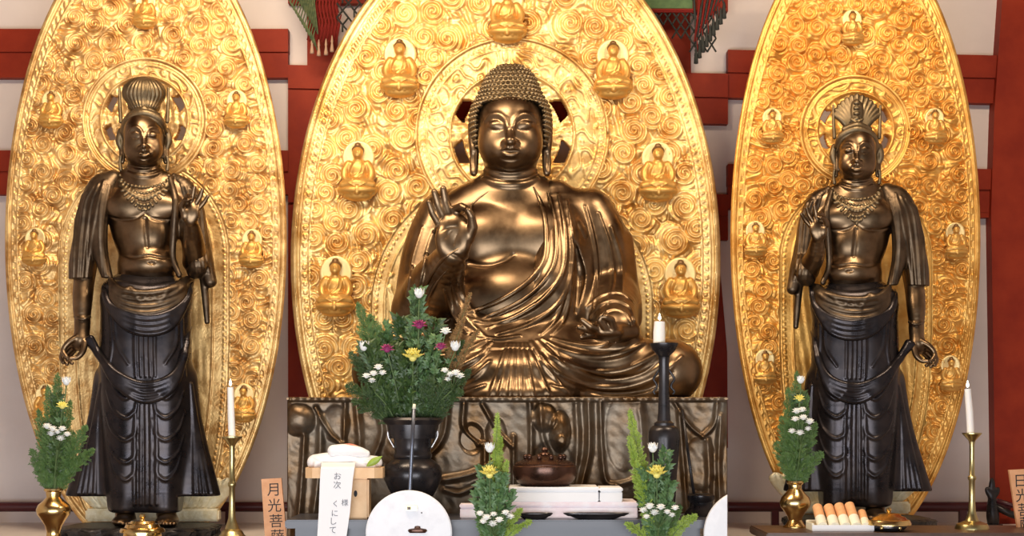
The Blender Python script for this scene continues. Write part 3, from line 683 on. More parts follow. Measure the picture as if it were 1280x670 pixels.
# ------------------------------------------------------------------ standing statues: carved in the frame of the left one, (180, 205) = chin
def standing(label, mp, rs, fan, zt, Y0=0.0, adj=lambda k, p: p):
    A = lambda *a, **k: Sculpt(Y0, mp, rs)
    bx, by = mp(181, 652)
    base = P(bx, by, Y0)
    root = empty('bodhisattva_statue', base, label, 'statue')
    s = A()
    # trunk
    s.tube([(180, 200, 0), (180, 226, 2)], [19, 23], 4)
    s.tube([(138, 234, 6), (158, 226, 4), (180, 224, 3), (202, 226, 4), (222, 234, 6)], [13, 14, 15, 14, 13], 10)
    s.ell(179, 256, 3, (50, 26, 34), k=10); s.ell(181, 284, 3, (42, 24, 34), k=14); s.ell(182, 306, 2, (34, 23, 42), k=16); s.ell(185, 332, -4, (38, 25, 22), k=10); s.ell(186, 330, -14, (26, 18, 17), k=12)
    s.ell(157, 257, -13, (25, 12, 16), k=11, rot=-4); s.ell(204, 257, -13, (25, 12, 16), k=11, rot=4); s.ell(181, 295, -14, (22, 12, 22), k=12)
    # hanging arm
    s.tube([(131, 240, 6), (116, 290, 8), (106, 345, 4), (103, 380, -4), (103, 408, -10)], [15, 14.5, 13, 12, 8.5], 8)
    s.tube([(103, 404, -10), (102, 424, -14)], [9, 10], 4)
    s.ell(99, 428, -16, (11, 6.5, 11), k=4, rot=35)
    for pts, r in (([(96, 422, -20), (86, 428, -24), (79, 438, -26), (83, 446, -30)], [4.2, 3.8, 3.3, 2.5]), ([(94, 427, -16), (84, 434, -17), (77, 445, -19), (79, 453, -22)], [4.2, 3.8, 3.2, 2.5]),
                   ([(95, 431, -12), (86, 439, -12), (80, 449, -14), (84, 455, -16)], [4, 3.6, 3, 2.4]), ([(98, 433, -9), (90, 441, -8), (86, 450, -10), (90, 454, -12)], [3.6, 3.2, 2.8, 2.2]),
                   ([(106, 428, -20), (103, 440, -24), (96, 447, -27), (88, 448, -30)], [4.6, 4, 3.2, 2.5])):
        s.tube(pts, r, 1.5)
    # raised arm and hand, palm to the viewer
    H = lambda x, y, d: adj('hand', (x, y, d))
    s.tube([(229, 240, 6), (239, 290, 8), (244, 326, 4)], [15, 14, 14.5], 8)
    s.tube([(245, 328, 0), H(242, 300, -30), H(239, 278, -48)], [15, 12.5, 8.5], 6)
    def ht(pts, r, k=1.5, **kw): s.tube([H(*p) for p in pts], r, k, **kw)
    x, y, d = H(238, 266, -54); s.ell(x, y, d, (11.5, 5.5, 14), k=4); x, y, d = H(231, 267, -57); s.ell(x, y, d, (5, 4.5, 9), k=3)
    ht([(231, 266, -56), (227, 258, -60), (231, 251, -64), (235, 250, -67)], [4.2, 3.8, 3.2, 2.6])
    ht([(233, 257, -54), (232, 249, -56), (235, 245, -60), (238, 249, -65)], [3.6, 3.4, 3, 2.5])
    ht([(238, 255, -54), (241, 244, -55), (243, 234, -58)], [3.6, 3.3, 2.5]); ht([(243, 257, -53), (250, 246, -54), (253, 237, -57)], [3.5, 3.2, 2.4]); ht([(247, 262, -52), (255, 253, -53), (260, 245, -56)], [3.3, 2.9, 2.2])
    head(s, 180, 174.5, .60, .70, -10, .62)
    for sg in (-1, 1):
        X = 180 + sg * 27.5
        s.tube([(X - sg * 3, 165, 2), (X, 170, 3), (X + sg * .5, 186, 2), (X, 202, 0), (X - sg * 2, 196, -1), (X - sg * 2, 178, 0)], [3, 4, 3.4, 3, 2, 2], 2)
    s.folds([([(160, 208), (170, 212), (180, 213), (190, 212), (200, 208)], [1, 2.6, 3, 2.6, 1], 2, '+', .5), ([(159, 215), (170, 219), (180, 220), (190, 219), (201, 215)], [1, 2.6, 3, 2.6, 1], 2, '+', .5),
             ([(134, 270), (150, 274.5), (168, 273.5), (180, 267)], [.6, 1.2, 1.2, .3], 2.5, '-', 0), ([(182, 267), (193, 273.5), (210, 274.5), (224, 269)], [.3, 1.2, 1.2, .6], 2.5, '-', 0),
             ([(181, 274), (182, 290), (184, 308)], [.4, .8, .4], 5, '-', 0), ([(150, 317), (166, 322), (186, 319), (206, 322), (218, 316)], [.6, 1.4, 1.2, 1.4, .6], 2.5, '-', 0), ([(185, 328), (190, 329), (194, 328)], [1, 2.2, 1], 1, '-', 0)])
    # legs inside the skirt, feet
    for X, X0 in ((157, 168), (207, 196)): s.tube([(X0, 350, 2), (X, 500, 0), (X, 632, -6)], [22, 16, 12], 6)
    for X, sg in ((157, -1), (207, 1)):
        s.tube([(X, 632, -6), (X + sg * 1, 646, -12)], [13, 12], 4); s.ell(X + sg * 2, 651, -30, (13.5, 32, 7.5), k=6)
        for q in range(5): s.ell(X + sg * (-6 + q * 4.4), 654.5, -58 + abs(q - 1) * 2.4, (2.8 if q else 3.6, 6, 3), k=1.5)
    s.cut = [zt]
    s.build('body', M['bronze'], root, .0047)
    # hair, band and crown
    h = A()
    h.ell(180, 162, 4, (28.5, 28, 27), k=3); h.ell(180, 186, 8, (28, 20, 22), k=6)
    h.box(180, 187, -40, (24, 45, 35), rr=12, k=1.5, op='-')
    h.tube([(151, 164, 0), (149, 176, 1), (152, 188, 2)], [4, 4.6, 3], 3); h.tube([(209, 164, 0), (211, 176, 1), (208, 188, 2)], [4, 4.6, 3], 3)
    h.tube([(153, 164, -6), (161, 149, -20), (180, 141, -27), (199, 149, -20), (207, 164, -6)], [2.5, 4.2, 5, 4.2, 2.5], 2)
    h.tube([(154, 170, -6), (163, 153, -21), (180, 147, -27), (197, 153, -21), (206, 170, -6)], [1.4, 2, 2.3, 2, 1.4], 1)
    h.build('hair', M['bronze_hair'], root, .0052)
    c = A()
    if fan:
        for q in range(-6, 7):
            a = math.radians(q * 9.5); L = 45 - abs(q) * 1.3
            c.tube([(180 + math.sin(a) * 12, 143 - math.cos(a) * 4, -4), (180 + math.sin(a) * L * .62, 141 - math.cos(a) * L * .62, -3), (180 + math.sin(a) * L * .92, 142 - math.cos(a) * L, 0)], [4, 4.4, 3.6], .8)
        c.ell(180, 118, -8, (8, 5, 17), k=2); c.tube([(173, 128, -12), (180, 132, -14), (187, 128, -12)], 2, 1)
        for yy in (106, 113, 120, 127): c.ell(180, yy, -13, (4.2, 2.4, 2.8), k=1)
        c.tube([(164, 141, -14), (180, 136, -20), (196, 141, -14)], [4, 5, 4], 2)
    else:
        c.ell(180, 134, -2, (20, 18, 10), k=3); c.ell(180, 116, -1, (27.5, 22, 20), k=6)
        L = []
        for q in range(-5, 6): L.append(([(180 + q * 2.9, 136), (180 + q * 5.1, 120), (180 + q * 4.4, 107), (180 + q * 2.4, 98)], [.8, 1.3, 1.2, .8], 1, '-', 0))
        c.folds(L); c.tube([(161, 143, -12), (170, 139, -18), (180, 137, -21), (190, 139, -18), (199, 143, -12)], [1.6, 3.6, 4.2, 3.6, 1.6], 1.5); c.ell(180, 138, -24, (5, 3, 6), k=1.5)
    c.build('crown', M['bronze_hair'], root, .005)
    def T(name, segs, m, k=1.0, res=.0055):
        q = A()
        for pts, r in segs: q.tube(pts, r, k)
        return q.build(name, m, root, res)
    for sg in (-1, 1):
        X = 180 + sg * 29
        T('hair_ribbon', [([(X, 152, -2), (X + sg * 1, 134, -2), (X + sg * 1.5, 110, -1)], [2.6, 2.2, 1.6])], M['bronze_hair'])
        T('earring', [([(X, 196, -4), (X + sg * 1, 203, -4), (X, 212, -4)], [2.4, 1.8, 2.6])], M['bronze_hair'])
    # necklace of openwork scrolls
    n = A(); n.pr = list(s.pr)
    pts = []; rr = []
    cr = [(150, 226), (154, 234), (160, 239), (167, 243), (174, 246), (180, 247), (186, 246), (193, 243), (200, 239), (207, 234), (211, 226)]
    for i, q in enumerate(catmull(cr, 3)):
        dep = 6 + 9 * math.exp(-((q[0] - 180) / 20) ** 2)
        for f_, ph_ in ((-.8, 0), (-.3, 1), (.25, 0), (.7, 1), (1.1, 0)):
            if (i + ph_) % 2 == 0: pts.append((q[0], q[1] - 1 + f_ * dep))
    pts += [(180, 261), (175, 256), (185, 256)]
    if fan: pts += [(180, 266), (176, 262), (184, 262), (180, 271), (166, 252), (195, 252)]
    W, hit, sc_ = s.trace(pts)
    n = A()
    for w_, h_, q in zip(W, hit, sc_):
        if h_: n.tubew([w_ + np.array((0, .006, 0)), w_], [2.5 * q * rs, 2.1 * q * rs], 1.0 * q)
    W, hit, sc_ = s.trace([(a, b) for a, b in catmull(cr, 4)]); W = W[hit]
    n.tubew(W, np.full(len(W), 2.2 * S(0) * rs), .01); n.build('necklace', M['bronze_hair'], root, .0052)
    # skirt
    k = A()
    k.tube([(160, 375, 0), (158, 460, -2), (157, 540, -6), (157, 632, -8)], [32, 33, 27, 20], 10); k.tube([(206, 375, 0), (206, 460, -2), (206, 540, -6), (206, 632, -8)], [32, 33, 27, 20], 10)
    k.ell(184, 374, 0, (54, 32, 24), k=12); k.tube([(181, 380, 8), (181, 500, 10), (181, 615, 12)], [44, 42, 36], 16)
    k.tube([(128, 470, 6), (120, 530, 8), (108, 590, 6), (100, 622, 4)], [7, 11, 16, 18], 16); k.tube([(236, 470, 6), (242, 530, 8), (252, 590, 6), (258, 622, 4)], [7, 11, 16, 18], 16)
    k.tube([(134, 480, 8), (132, 550, 8), (126, 622, 6)], [9, 13, 17], 18); k.tube([(230, 480, 8), (231, 550, 8), (236, 622, 6)], [9, 13, 17], 18)
    k.tube([(181, 500, -14), (181, 560, -16), (181, 632, -12)], [9, 11, 10], 5)
    k.box(100, 655, 0, (36, 80, 35), k=3, op='-'); k.box(262, 655, 0, (36, 80, 35), k=3, op='-'); k.box(181, 672, 0, (120, 80, 32), k=3, op='-')
    # rolled waist band and apron
    L = [([(132, 356), (150, 362), (182, 367), (216, 362), (238, 354)], [3, 6, 7, 6, 3], 4, '+', .4), ([(134, 352), (154, 356), (184, 360), (214, 356), (236, 350)], [2, 4, 4, 4, 2], 3, '+', .4)]
    for X in (157, 206):
        sg = 1 if X > 181 else -1
        for yy, wd in ((498, 18), (522, 21), (550, 22), (578, 21), (600, 18)):
            L.append(([(X - sg * (wd * .35) - sg * 8, yy - 26), (X - sg * wd * .55, yy - 9), (X + sg * 1, yy), (X + sg * wd * .75, yy - 12), (X + sg * (wd + 3), yy - 34)], [.5, 1.6, 2.3, 1.9, .5], 2))
    for x0, x1 in ((170, 168), (176, 176), (182, 183), (188, 189), (194, 196)):
        L.append(([(x0, 376), (x0 - 1, 430), (x0, 470)], [1, 2.2, 1.4], 2)); L.append(([(x0, 505), (x1, 560), (x1, 630)], [1, 2.4, 2], 2))
    for a in (0, 1, 2, 3):
        L.append(([(126 - a * .5, 480), (119 - a * 2 + 2, 540), (112 - a * 7 + 6, 616)], [1, 2.6, 3], 2)); L.append(([(238 + a * .5, 480), (244 + a * 2 - 2, 540), (246 + a * 7 - 2, 616)], [1, 2.6, 3], 2))
    L += [([(136, 380), (140, 430), (134, 470)], [1, 2, 1], 2), ([(228, 380), (228, 430), (232, 470)], [1, 2, 1], 2), ([(142, 392), (146, 430), (160, 455)], [1, 2, 1], 2), ([(222, 392), (220, 430), (206, 455)], [1, 2, 1], 2)]
    k.folds(L)
    k.build('skirt', M['bronze_shaded'], root, .0065)
    # apron with a scrolled edge over the hips
    ap = A(); ap.pr = list(k.pr)
    def ribbon(name, rows, m, res=.006, both=True):
        """several cords side by side laid over the skirt, blended into one cloth"""
        q = A()
        for pl, r in rows:
            P_ = catmull([np.array(p, float) for p in pl], 8)
            W, hit, sc_ = k.trace([(a, b) for a, b in P_])
            # where the cloth leaves the figure it hangs in front of it
            Yh = W[:, 1].copy(); ok = np.nonzero(hit)[0]
            if len(ok) == 0: continue
            Yh = np.interp(np.arange(len(W)), ok, W[ok, 1])
            xy = np.array([mp(a, b) for a, b in P_]); ss = (D + Yh) / F
            W = np.stack([(xy[:, 0] - HX) * ss, Yh - .004, ZC + (HY - xy[:, 1]) * ss], 1)
            # keep the cord outside its neighbours: smooth the depth
            for _ in range(3): W[1:-1, 1] = np.minimum(W[1:-1, 1], (W[:-2, 1] + W[2:, 1]) / 2)
            u = np.linspace(0, 1, len(W)); er = np.clip((1 - u) / .10, 0, 1); el = np.clip(u / .10, 0, 1) if both else np.ones(len(W))
            W[:, 1] += .10 * ((1 - er) ** 2 + (1 - el) ** 2)
            q.tubew(W, r * S(0) * rs * (.35 + .65 * er) * (.35 + .65 * el), 2.6 * S(0) * rs)
        return q.build(name, m, root, res)
    ribbon('apron', [([(134, 346 + a * 5), (152, 362 + a * 7.5), (184, 366 + a * 8.5), (216, 360 + a * 7.5), (238, 344 + a * 5)], 4.2) for a in range(4)] +
           [([(140, 350), (152, 366), (164, 360), (176, 376), (188, 366), (200, 376), (212, 360), (226, 360)], 3)], M['bronze_mid'])
    ribbon('shawl_loop', [([(130 + a * 1.5, 356 + a * 2), (138 + a, 384 + a * 3), (160, 404 + a * 6.5), (188, 410 + a * 7), (214, 402 + a * 6.5), (232 - a, 378 + a * 4), (238 - a, 352 + a * 4)], 4.4) for a in range(-2, 2)], M['bronze_shaded'])
    ribbon('shawl_loop', [([(112 + a * 2, 424 - a), (126 + a, 446 + a * 2), (146, 476 + a * 5), (180, 494 + a * 7), (214, 482 + a * 6), (229 - a, 450 + a * 5), (234 - a, 418 + a * 5)], 4.2) for a in range(-2, 2)], M['bronze_shaded'], both=False)
    # shawl hanging from both shoulders
    f = A()
    f.tube([(140, 220, 2), (126, 232, 0), (115, 256, 0), (108, 292, 0), (103, 325, 0), (101, 347, 0)], [7, 14, 15, 15, 16, 15], 4)
    f.tube([(144, 222, -4), (130, 246, -11), (125, 280, -13), (126, 315, -12), (134, 346, -14), (140, 366, -20)], [6, 10, 10, 9, 7, 5], 12)
    f.box(101, 368, 0, (40, 40, 19), k=1.5, op='-')
    fl = [([(130 - a * 7, 226 + a * 4), (122 - a * 8, 254), (114 - a * 7, 300), (109 - a * 6, 346)], [1, 2, 2.2, 1.6], 2) for a in range(0, 4)]
    fl += [([(138 - a * 4, 232), (131 - a * 3, 262), (128 - a * 2, 300), (134 - a * 3, 345)], [.8, 1.6, 1.6, 1], 1.5) for a in range(0, 3)]
    f.folds(fl); f.build('shawl', M['bronze_mid'], root, .006)
    g = A()
    g.tube([(218, 222, 2), (232, 236, 2), (241, 262, 6), (246, 300, 8), (250, 330, 8)], [6, 12, 14, 15, 16], 4)
    g.tube([(252, 300, 6), (258, 330, 4), (263, 352, 2)], [8, 9, 8], 5); g.tube([(213, 224, -8), (219, 250, -20), (217, 290, -18), (216, 322, -16), (224, 344, -18)], [4, 4.5, 4.5, 4, 3.5], 3)
    g.tube([(254, 345, 4), (257, 375, 4), (259, 402, 4)], [5, 4.5, 3.5], 3)
    x, y, d = H(243, 300, -30); g.tube([(250, 318, -6), (248, 330, -12), (244, 338, -4)], [10, 11, 11], 4)
    fl = [([(226 + a * 6, 232 + a * 2), (234 + a * 6, 262), (240 + a * 5, 300), (246 + a * 5, 340)], [.8, 1.8, 2, 1.4], 2) for a in range(0, 4)]
    g.folds(fl); g.build('shawl', M['bronze_mid'], root, .006)
    T('bracelet', [([(94, 396, -10), (98, 398, -19), (103, 399, -21), (108, 398, -19), (112, 396, -10)], 2.2)], M['bronze_mid'])
    return root
def stand_base(bx, by, top, Y0, k, label):
    """gold lotus petals above a rough dark base"""
    c = P(bx, 0, Y0); zt = ZC + (HY - top) * S(Y0)
    root = empty('lotus_pedestal', (c[0], Y0, DZ), label, 'pedestal')
    r = random.Random(int(bx)); b = MB(); seg = 72
    prof = [(93, DZ), (98, DZ + .03), (94, DZ + (zt - DZ) * .4), (97, DZ + (zt - DZ) * .75), (97, zt - .014), (90, zt - .002), (.5, zt - .002)]
    V = []; n = len(prof)
    for j, (rad, z) in enumerate(prof):
        for i in range(seg):
            t = 2 * PI * i / seg; jit = (1 + .035 * math.sin(i * 1.9 + j) + r.uniform(-.02, .02)) if 0 < j < 5 else 1
            sq = 1 / max(abs(math.cos(t)) ** 4 + abs(math.sin(t)) ** 4, .01) ** .25
            V.append((c[0] + rad * jit * sq * math.cos(t) * .006 * k, Y0 + rad * jit * sq * math.sin(t) * .0042 * k, z))
    b.add(V, [(j * seg + i, j * seg + (i + 1) % seg, (j + 1) * seg + (i + 1) % seg, (j + 1) * seg + i) for j in range(n - 1) for i in range(seg)] + [tuple(range(seg - 1, -1, -1))])
    b.build('rough_base', M['base_rock'], root)
    g = MB(); g.box(c[0] - 88 * .006 * k, c[0] + 88 * .006 * k, Y0 + .37, Y0 + .47, zt, zt + .10 * k, .015); g.build('gilded_block', M['gold_petal'], root)
    for i in range(-4, 5):                       # petals flaring up and outward
        if i == 0: continue
        sg = 1 if i > 0 else -1; a = abs(i)
        x0 = c[0] + sg * (22 + a * 12) * .006 * k; x1 = c[0] + sg * (38 + a * 15.5) * .006 * k; w = .058 * k
        V = []; Fs = []; nu, nv = 7, 9
        for v in range(nv):
            t = v / (nv - 1); ww = w * (.75 + .75 * math.sin(t * PI * .62)) * (1 if t < .75 else (1 - ((t - .75) / .25) ** 2 * .8))
            for u in range(nu):
                q = -1 + 2 * u / (nu - 1)
                V.append((x0 + (x1 - x0) * t ** .8 + q * ww, Y0 + .46 - .06 * t - .03 * math.cos(q * 1.5) - .012 * math.cos(q * 9), zt + .085 * k + t * .26 * k))
        m_ = len(V); V += [(p[0], p[1] + .02, p[2]) for p in V]
        for v in range(nv - 1):
            for u in range(nu - 1):
                q = v * nu + u; f_ = (q, q + 1, q + nu + 1, q + nu); Fs += [f_, tuple(m_ + z for z in f_[::-1])]
        edge = [u for u in range(nu)] + [v * nu + nu - 1 for v in range(1, nv)] + [(nv - 1) * nu + u for u in range(nu - 2, -1, -1)] + [v * nu for v in range(nv - 2, 0, -1)]
        Fs += [(edge[(q + 1) % len(edge)], edge[q], m_ + edge[q], m_ + edge[(q + 1) % len(edge)]) for q in range(len(edge))]
        mesh('petal', V, Fs, M['gold_petal'], root)
    return root
def mpR(x, y): return (1071 - (x - 180) * .965, 222 + (y - 205) * .945)
standing('dark bronze standing statue with a rounded fluted crown, one hand lowered over ferns', lambda x, y: (x, y), 1.0, False, P(0, 656, -.02)[2])
standing('dark bronze standing statue with a fan-shaped crown, one hand raised before its chest', mpR, .95, True, P(0, 646, -.02)[2], adj=lambda k, p: (p[0] - 8, p[1] + 8, p[2]))
stand_base(176, 655, 656, -.02, .98, 'rough dark pedestal with gold petals under the statue with rounded crown')
stand_base(1073, 645, 646, -.02, .92, 'rough dark pedestal with gold petals under the statue with fan-shaped crown')
# ------------------------------------------------------------------ draped bronze pedestal under the seated statue
def pedestal():
    Yf, zt = -.95, P(0, 497.5, -.48)[2]
    x0, x1 = P(359, 0, Yf)[0], P(909, 0, Yf)[0]
    root = empty('draped_pedestal', ((x0 + x1) / 2, Yf + .7, DZ), 'wide bronze pedestal covered in cast drapery under the big seated statue', 'pedestal')
    st = 1.5; nx = int(550 / st) + 1; yb = 520 + (ZC - DZ) / S(Yf); yt = 520 - (zt - ZC) / S(Yf); ny = int((yb - yt) / st) + 1
    x, y = np.meshgrid(np.linspace(359, 909, nx), np.linspace(yt, yb, ny)); h = np.zeros_like(x)
    def dist(pl):
        d = np.full(x.shape, 1e3)
        q = catmull([np.array(p, float) for p in pl], 7)
        for a, b in zip(q[:-1], q[1:]):
            ba = b - a; L = float(ba @ ba) + 1e-9
            t = np.clip(((x - a[0]) * ba[0] + (y - a[1]) * ba[1]) / L, 0, 1)
            d = np.minimum(d, np.hypot(x - a[0] - ba[0] * t, y - a[1] - ba[1] * t))
        return d
    # vertical folds and hanging flaps as read from the cloth: (line, height px, width px)
    for pl, a, w in (([(381, 545), (378, 600), (372, 670)], 5, 3), ([(401, 520), (400, 580), (392, 650)], 4, 4), ([(432, 500), (430, 560), (424, 590)], 4, 2.5), ([(395, 510), (412, 540), (428, 556)], 5, 2.5),
                     ([(428, 556), (412, 572), (396, 585)], 4, 3), ([(446, 505), (450, 560), (446, 640)], 3, 4), ([(470, 510), (478, 540), (466, 575)], 3, 3.5), ([(560, 505), (556, 540), (545, 560), (530, 572)], 6, 3),
                     ([(580, 505), (580, 535), (598, 555)], 6, 2.5), ([(598, 555), (606, 560), (604, 610), (600, 640)], 4, 3), ([(603, 505), (622, 538), (640, 558)], 5, 2.2), ([(642, 545), (642, 600), (641, 650)], 5, 2.2),
                     ([(555, 600), (590, 592), (622, 578)], 5, 4), ([(556, 612), (575, 616), (600, 604)], 4, 3), ([(662, 502), (664, 540), (664, 650)], 4, 3), ([(675, 505), (678, 545), (688, 570)], 3, 3),
                     ([(735, 502), (736, 560), (728, 600), (718, 650)], 7, 4), ([(750, 502), (752, 560), (757, 600), (770, 606)], 6, 2.5), ([(770, 606), (790, 600), (800, 590)], 4, 3), ([(720, 505), (722, 560), (714, 610)], 3, 4),
                     ([(848, 515), (852, 560), (858, 640)], 5, 2.5), ([(842, 502), (860, 530), (878, 546)], 4, 2), ([(878, 546), (892, 530), (896, 505)], 4, 2.5), ([(884, 550), (886, 600), (882, 650)], 3, 4), ([(800, 505), (804, 550), (800, 590)], 3, 5),
                     ([(900, 520), (898, 580), (900, 660)], 4, 3), ([(510, 510), (512, 600), (508, 660)], 3, 6)):
        h += a * np.exp(-(dist(pl) / w) ** 2)
    for cx, cy, rx, ry, a in ((374, 525, 21, 20, 9), (680, 522, 16, 18, 7), (700, 540, 13, 26, 9), (702, 552, 9, 9, 4), (590, 548, 16, 20, -4), (620, 545, 14, 24, -3), (780, 540, 24, 50, 3), (875, 580, 22, 34, 3), (420, 530, 18, 24, 3), (690, 590, 30, 40, -3)):
        h += a * np.clip(1 - ((x - cx) / rx) ** 2 - ((y - cy) / ry) ** 2, 0, 1) ** .6 * (1 if a > 0 else 1)
    h += .9 * sines(x, y * .35, 44, 5) + .2 * sines(x, y, 15, 8)
    h = np.where(y < yt + 5, 5 + 1.2 * np.cos(x * .35), h); h = np.clip(h, -6, 12)
    h *= np.clip((x - 359) / 4, 0, 1) * np.clip((909 - x) / 4, 0, 1)
    k = S(Yf)
    h = h * 1.5
    V = np.stack([(x - HX) * k, Yf - h * k, ZC + (HY - y) * k], -1).reshape(-1, 3)
    idx = np.arange(nx * ny).reshape(ny, nx)
    Q = np.stack([idx[:-1, :-1], idx[1:, :-1], idx[1:, 1:], idx[:-1, 1:]], -1).reshape(-1, 4)
    ring = np.concatenate([idx[0, :], idx[1:, -1], idx[-1, -2::-1], idx[-2:0:-1, 0]])
    Vb = V[ring].copy(); Vb[:, 1] = Yf + .02; n = len(V)
    sk = np.array([[ring[i], ring[(i + 1) % len(ring)], n + (i + 1) % len(ring), n + i] for i in range(len(ring))])
    mesh('drapery', np.concatenate([V, Vb]), np.concatenate([Q, sk]), M['pedestal'], root)
    MB().box(x0 + .01, x1 - .01, Yf + .02, .70, DZ, zt - .002).build('core', M['pedestal'], root)
    MB().box(x0 - .005, x1 + .005, Yf - .035, Yf + .02, zt - .018, zt - .002, .006).build('top_edge', M['bronze'], root)
pedestal()
# ------------------------------------------------------------------ tables
def table(xa, xb, ya, yb, top, label, m='wood_dark', th=.055):
    root = empty('offering_table', ((xa + xb) / 2, (ya + yb) / 2, 0), label, 'table')
    MB().box(xa, xb, ya, yb, top - th, top, .008).build('table_top', M[m], root)
    MB().box(xa + .06, xb - .06, ya + .05, yb - .05, top - th - .09, top - th).build('apron', M[m], root)
    for X in (xa + .07, xb - .07):
        for Y in (ya + .06, yb - .06): MB().box(X - .03, X + .03, Y - .03, Y + .03, 0, top - th - .09, .006).build('leg', M[m], root)
    return top
TL = table(-4.0, -1.62, -1.78, -1.08, 1.0, 'dark side table carrying the brass vase of ferns beside the rounded-crown statue')
TR = table(1.62, 4.0, -1.82, -1.08, 1.155, 'dark brown side table carrying the orange incense rolls')
TC = table(P(356, 0, -1.75)[0], P(888, 0, -1.75)[0], -1.75, -1.06, 1.234, 'grey-black lacquered table in front of the draped bronze pedestal', 'lacquer')
TF = table(-1.2, 1.66, -2.3, -1.78, .88, 'low dark table in the very front under the white discs')
# ------------------------------------------------------------------ vessels
def lathe_thing(name, label, cat, cx, Y, parts, group=None):
    """parts: (name, material, profile); the last profile point of all is the foot"""
    bot = max(p[0] for pt in parts for p in pt[2])
    root = empty(name, P(cx, bot, Y), label, cat, group)
    for nm, m, prof in parts: autosmooth(MB().plathe(cx, Y, prof).build(nm, M[m], root), 40)
    return root
def py(Y, Z): return HY + (ZC - Z) / S(Y)         # picture row of a height Z at distance Y
def vessel(prof, wall=2.0):
    """outer profile from lip to foot -> with a real hollow mouth"""
    y0, h0 = prof[0]; return [(y0 + 26, max(h0 - wall - 3, 1)), (y0 + 6, h0 - wall), (y0, h0 - wall)] + prof
b = py(-1.3, TL)
lathe_thing('brass_vase', 'polished brass vase of ferns beside the lowered hand', 'vase', 67, -1.3, [('body', 'brass', vessel([(610.5, 11.5), (613, 12), (615, 9), (621, 8.5), (626, 13), (631, 19), (637, 21.5), (643, 20), (650, 15), (657, 10.5), (664, 8.5), (672, 9), (680, 13), (b - 3, 17), (b, 17)]))])
b = py(-1.3, TR)
lathe_thing('brass_vase', 'polished brass vase of ferns near the orange rolls', 'vase', 994, -1.3, [('body', 'brass', vessel([(601, 10.5), (603.5, 11), (606, 8.5), (611, 8), (616, 12), (622, 17.5), (628, 19.5), (634, 18), (640, 13), (646, 9.5), (650, 8.5), (b - 4, 12), (b - 1.5, 15), (b, 15)]))])
b = py(-1.4, TC); root = lathe_thing('bronze_vase', 'big dark bronze vase with curled handles holding the large bouquet', 'vase', 516, -1.4,
    [('body', 'black', vessel([(522, 36), (525, 38.5), (528, 36), (534, 29), (545, 24.5), (558, 22.5), (566, 22.5), (568, 24), (571, 24), (573, 22.5), (576, 27), (582, 34), (590, 37), (600, 35.5), (612, 30), (624, 23), (632, 21), (640, 25), (b, 27)], 3))])
for sg in (-1, 1):
    pl = [P(516 + sg * q[0], q[1], -1.42) for q in catmull([(23, 560), (27, 553), (31, 545), (30.5, 538), (26.5, 537), (26, 541), (28.5, 542.5)], 5)]
    MB().tube(pl, [.008] * 20 + [.006] * (len(pl) - 20), 8).build('handle', M['silver'], root, True)
# incense burner on the white boxes
zb = P(0, 609, -1.62)[2]; b = py(-1.42, zb)
root = lathe_thing('incense_burner', 'brown bronze lidded incense burner on the white boxes', 'incense burner', 681, -1.42,
    [('bowl', 'brown_pot', [(580, 37), (583, 40), (590, 40.5), (598, 38), (604, 33), (b, 29)]), ('lid', 'brown_pot', [(569, 1), (569.2, 13), (572, 20), (575, 28), (577.5, 35), (580, 38.5), (583, 38)])])
lid = [o for o in root.children if o.name.startswith('lid')][0]
autosmooth(MB().plathe(681, -1.42, [(558.5, .5), (559.5, 3.5), (562, 5), (564.5, 3.4), (566, 6), (568, 7.2), (570, 5)]).build('knob', M['brown_pot'], lid))
for q in range(10):
    a = 2 * PI * q / 10; X, Y_, Z = P(681, 572, -1.42); rr = 24 * S(-1.42)
    MB().ball((X + rr * math.cos(a), Y_ + rr * math.sin(a), Z + .004), (.018, .018, .02), 8, 6).build('cloud_ornament', M['brown_pot'], lid, True)
b = py(-1.3, TL)
root = lathe_thing('brass_burner', 'small brass lidded burner at the feet of the rounded-crown statue', 'incense burner', 178, -1.3,
    [('lid', 'brass', [(650, 3), (651, 14), (654, 16), (655, 20), (659, 22), (660, 26), (663, 28), (665, 28)]), ('bowl', 'brass', [(664, 23), (670, 24), (678, 20), (b - 3, 15), (b, 18)])])
autosmooth(MB().plathe(178, -1.3, [(642, .6), (643, 3.2), (646, 3.8), (648.5, 2.2), (651, 4.5)]).build('knob', M['brass'], [o for o in root.children if o.name.startswith('lid')][0]))
b = py(-1.62, TR)
root = lathe_thing('brass_burner', 'small brass lidded burner between the orange rolls and a candlestick', 'incense burner', 1111, -1.62,
    [('lid', 'brass', [(641, 3), (642, 13), (645, 16), (646, 20), (649, 23), (650, 26), (654, 28), (656, 28)]), ('bowl', 'black', [(655, 22), (659, 22), (b - 1, 18), (b - .5, 16)])])
autosmooth(MB().plathe(1111, -1.62, [(634.5, .6), (635.5, 3), (638, 3.6), (640, 2.2), (642, 4.5)]).build('knob', M['brass'], [o for o in root.children if o.name.startswith('lid')][0]))
for a in (-1.2, -2.1, 1, 2.4):
    X, Y_, Z = P(1111, 656, -1.62); MB().tube([(X + .125 * math.cos(a), Y_ + .1 * math.sin(a), Z + .004), (X + .135 * math.cos(a), Y_ + .11 * math.sin(a), TR + .012)], [.011, .013], 8).build('leg', M['brass'], root, True)
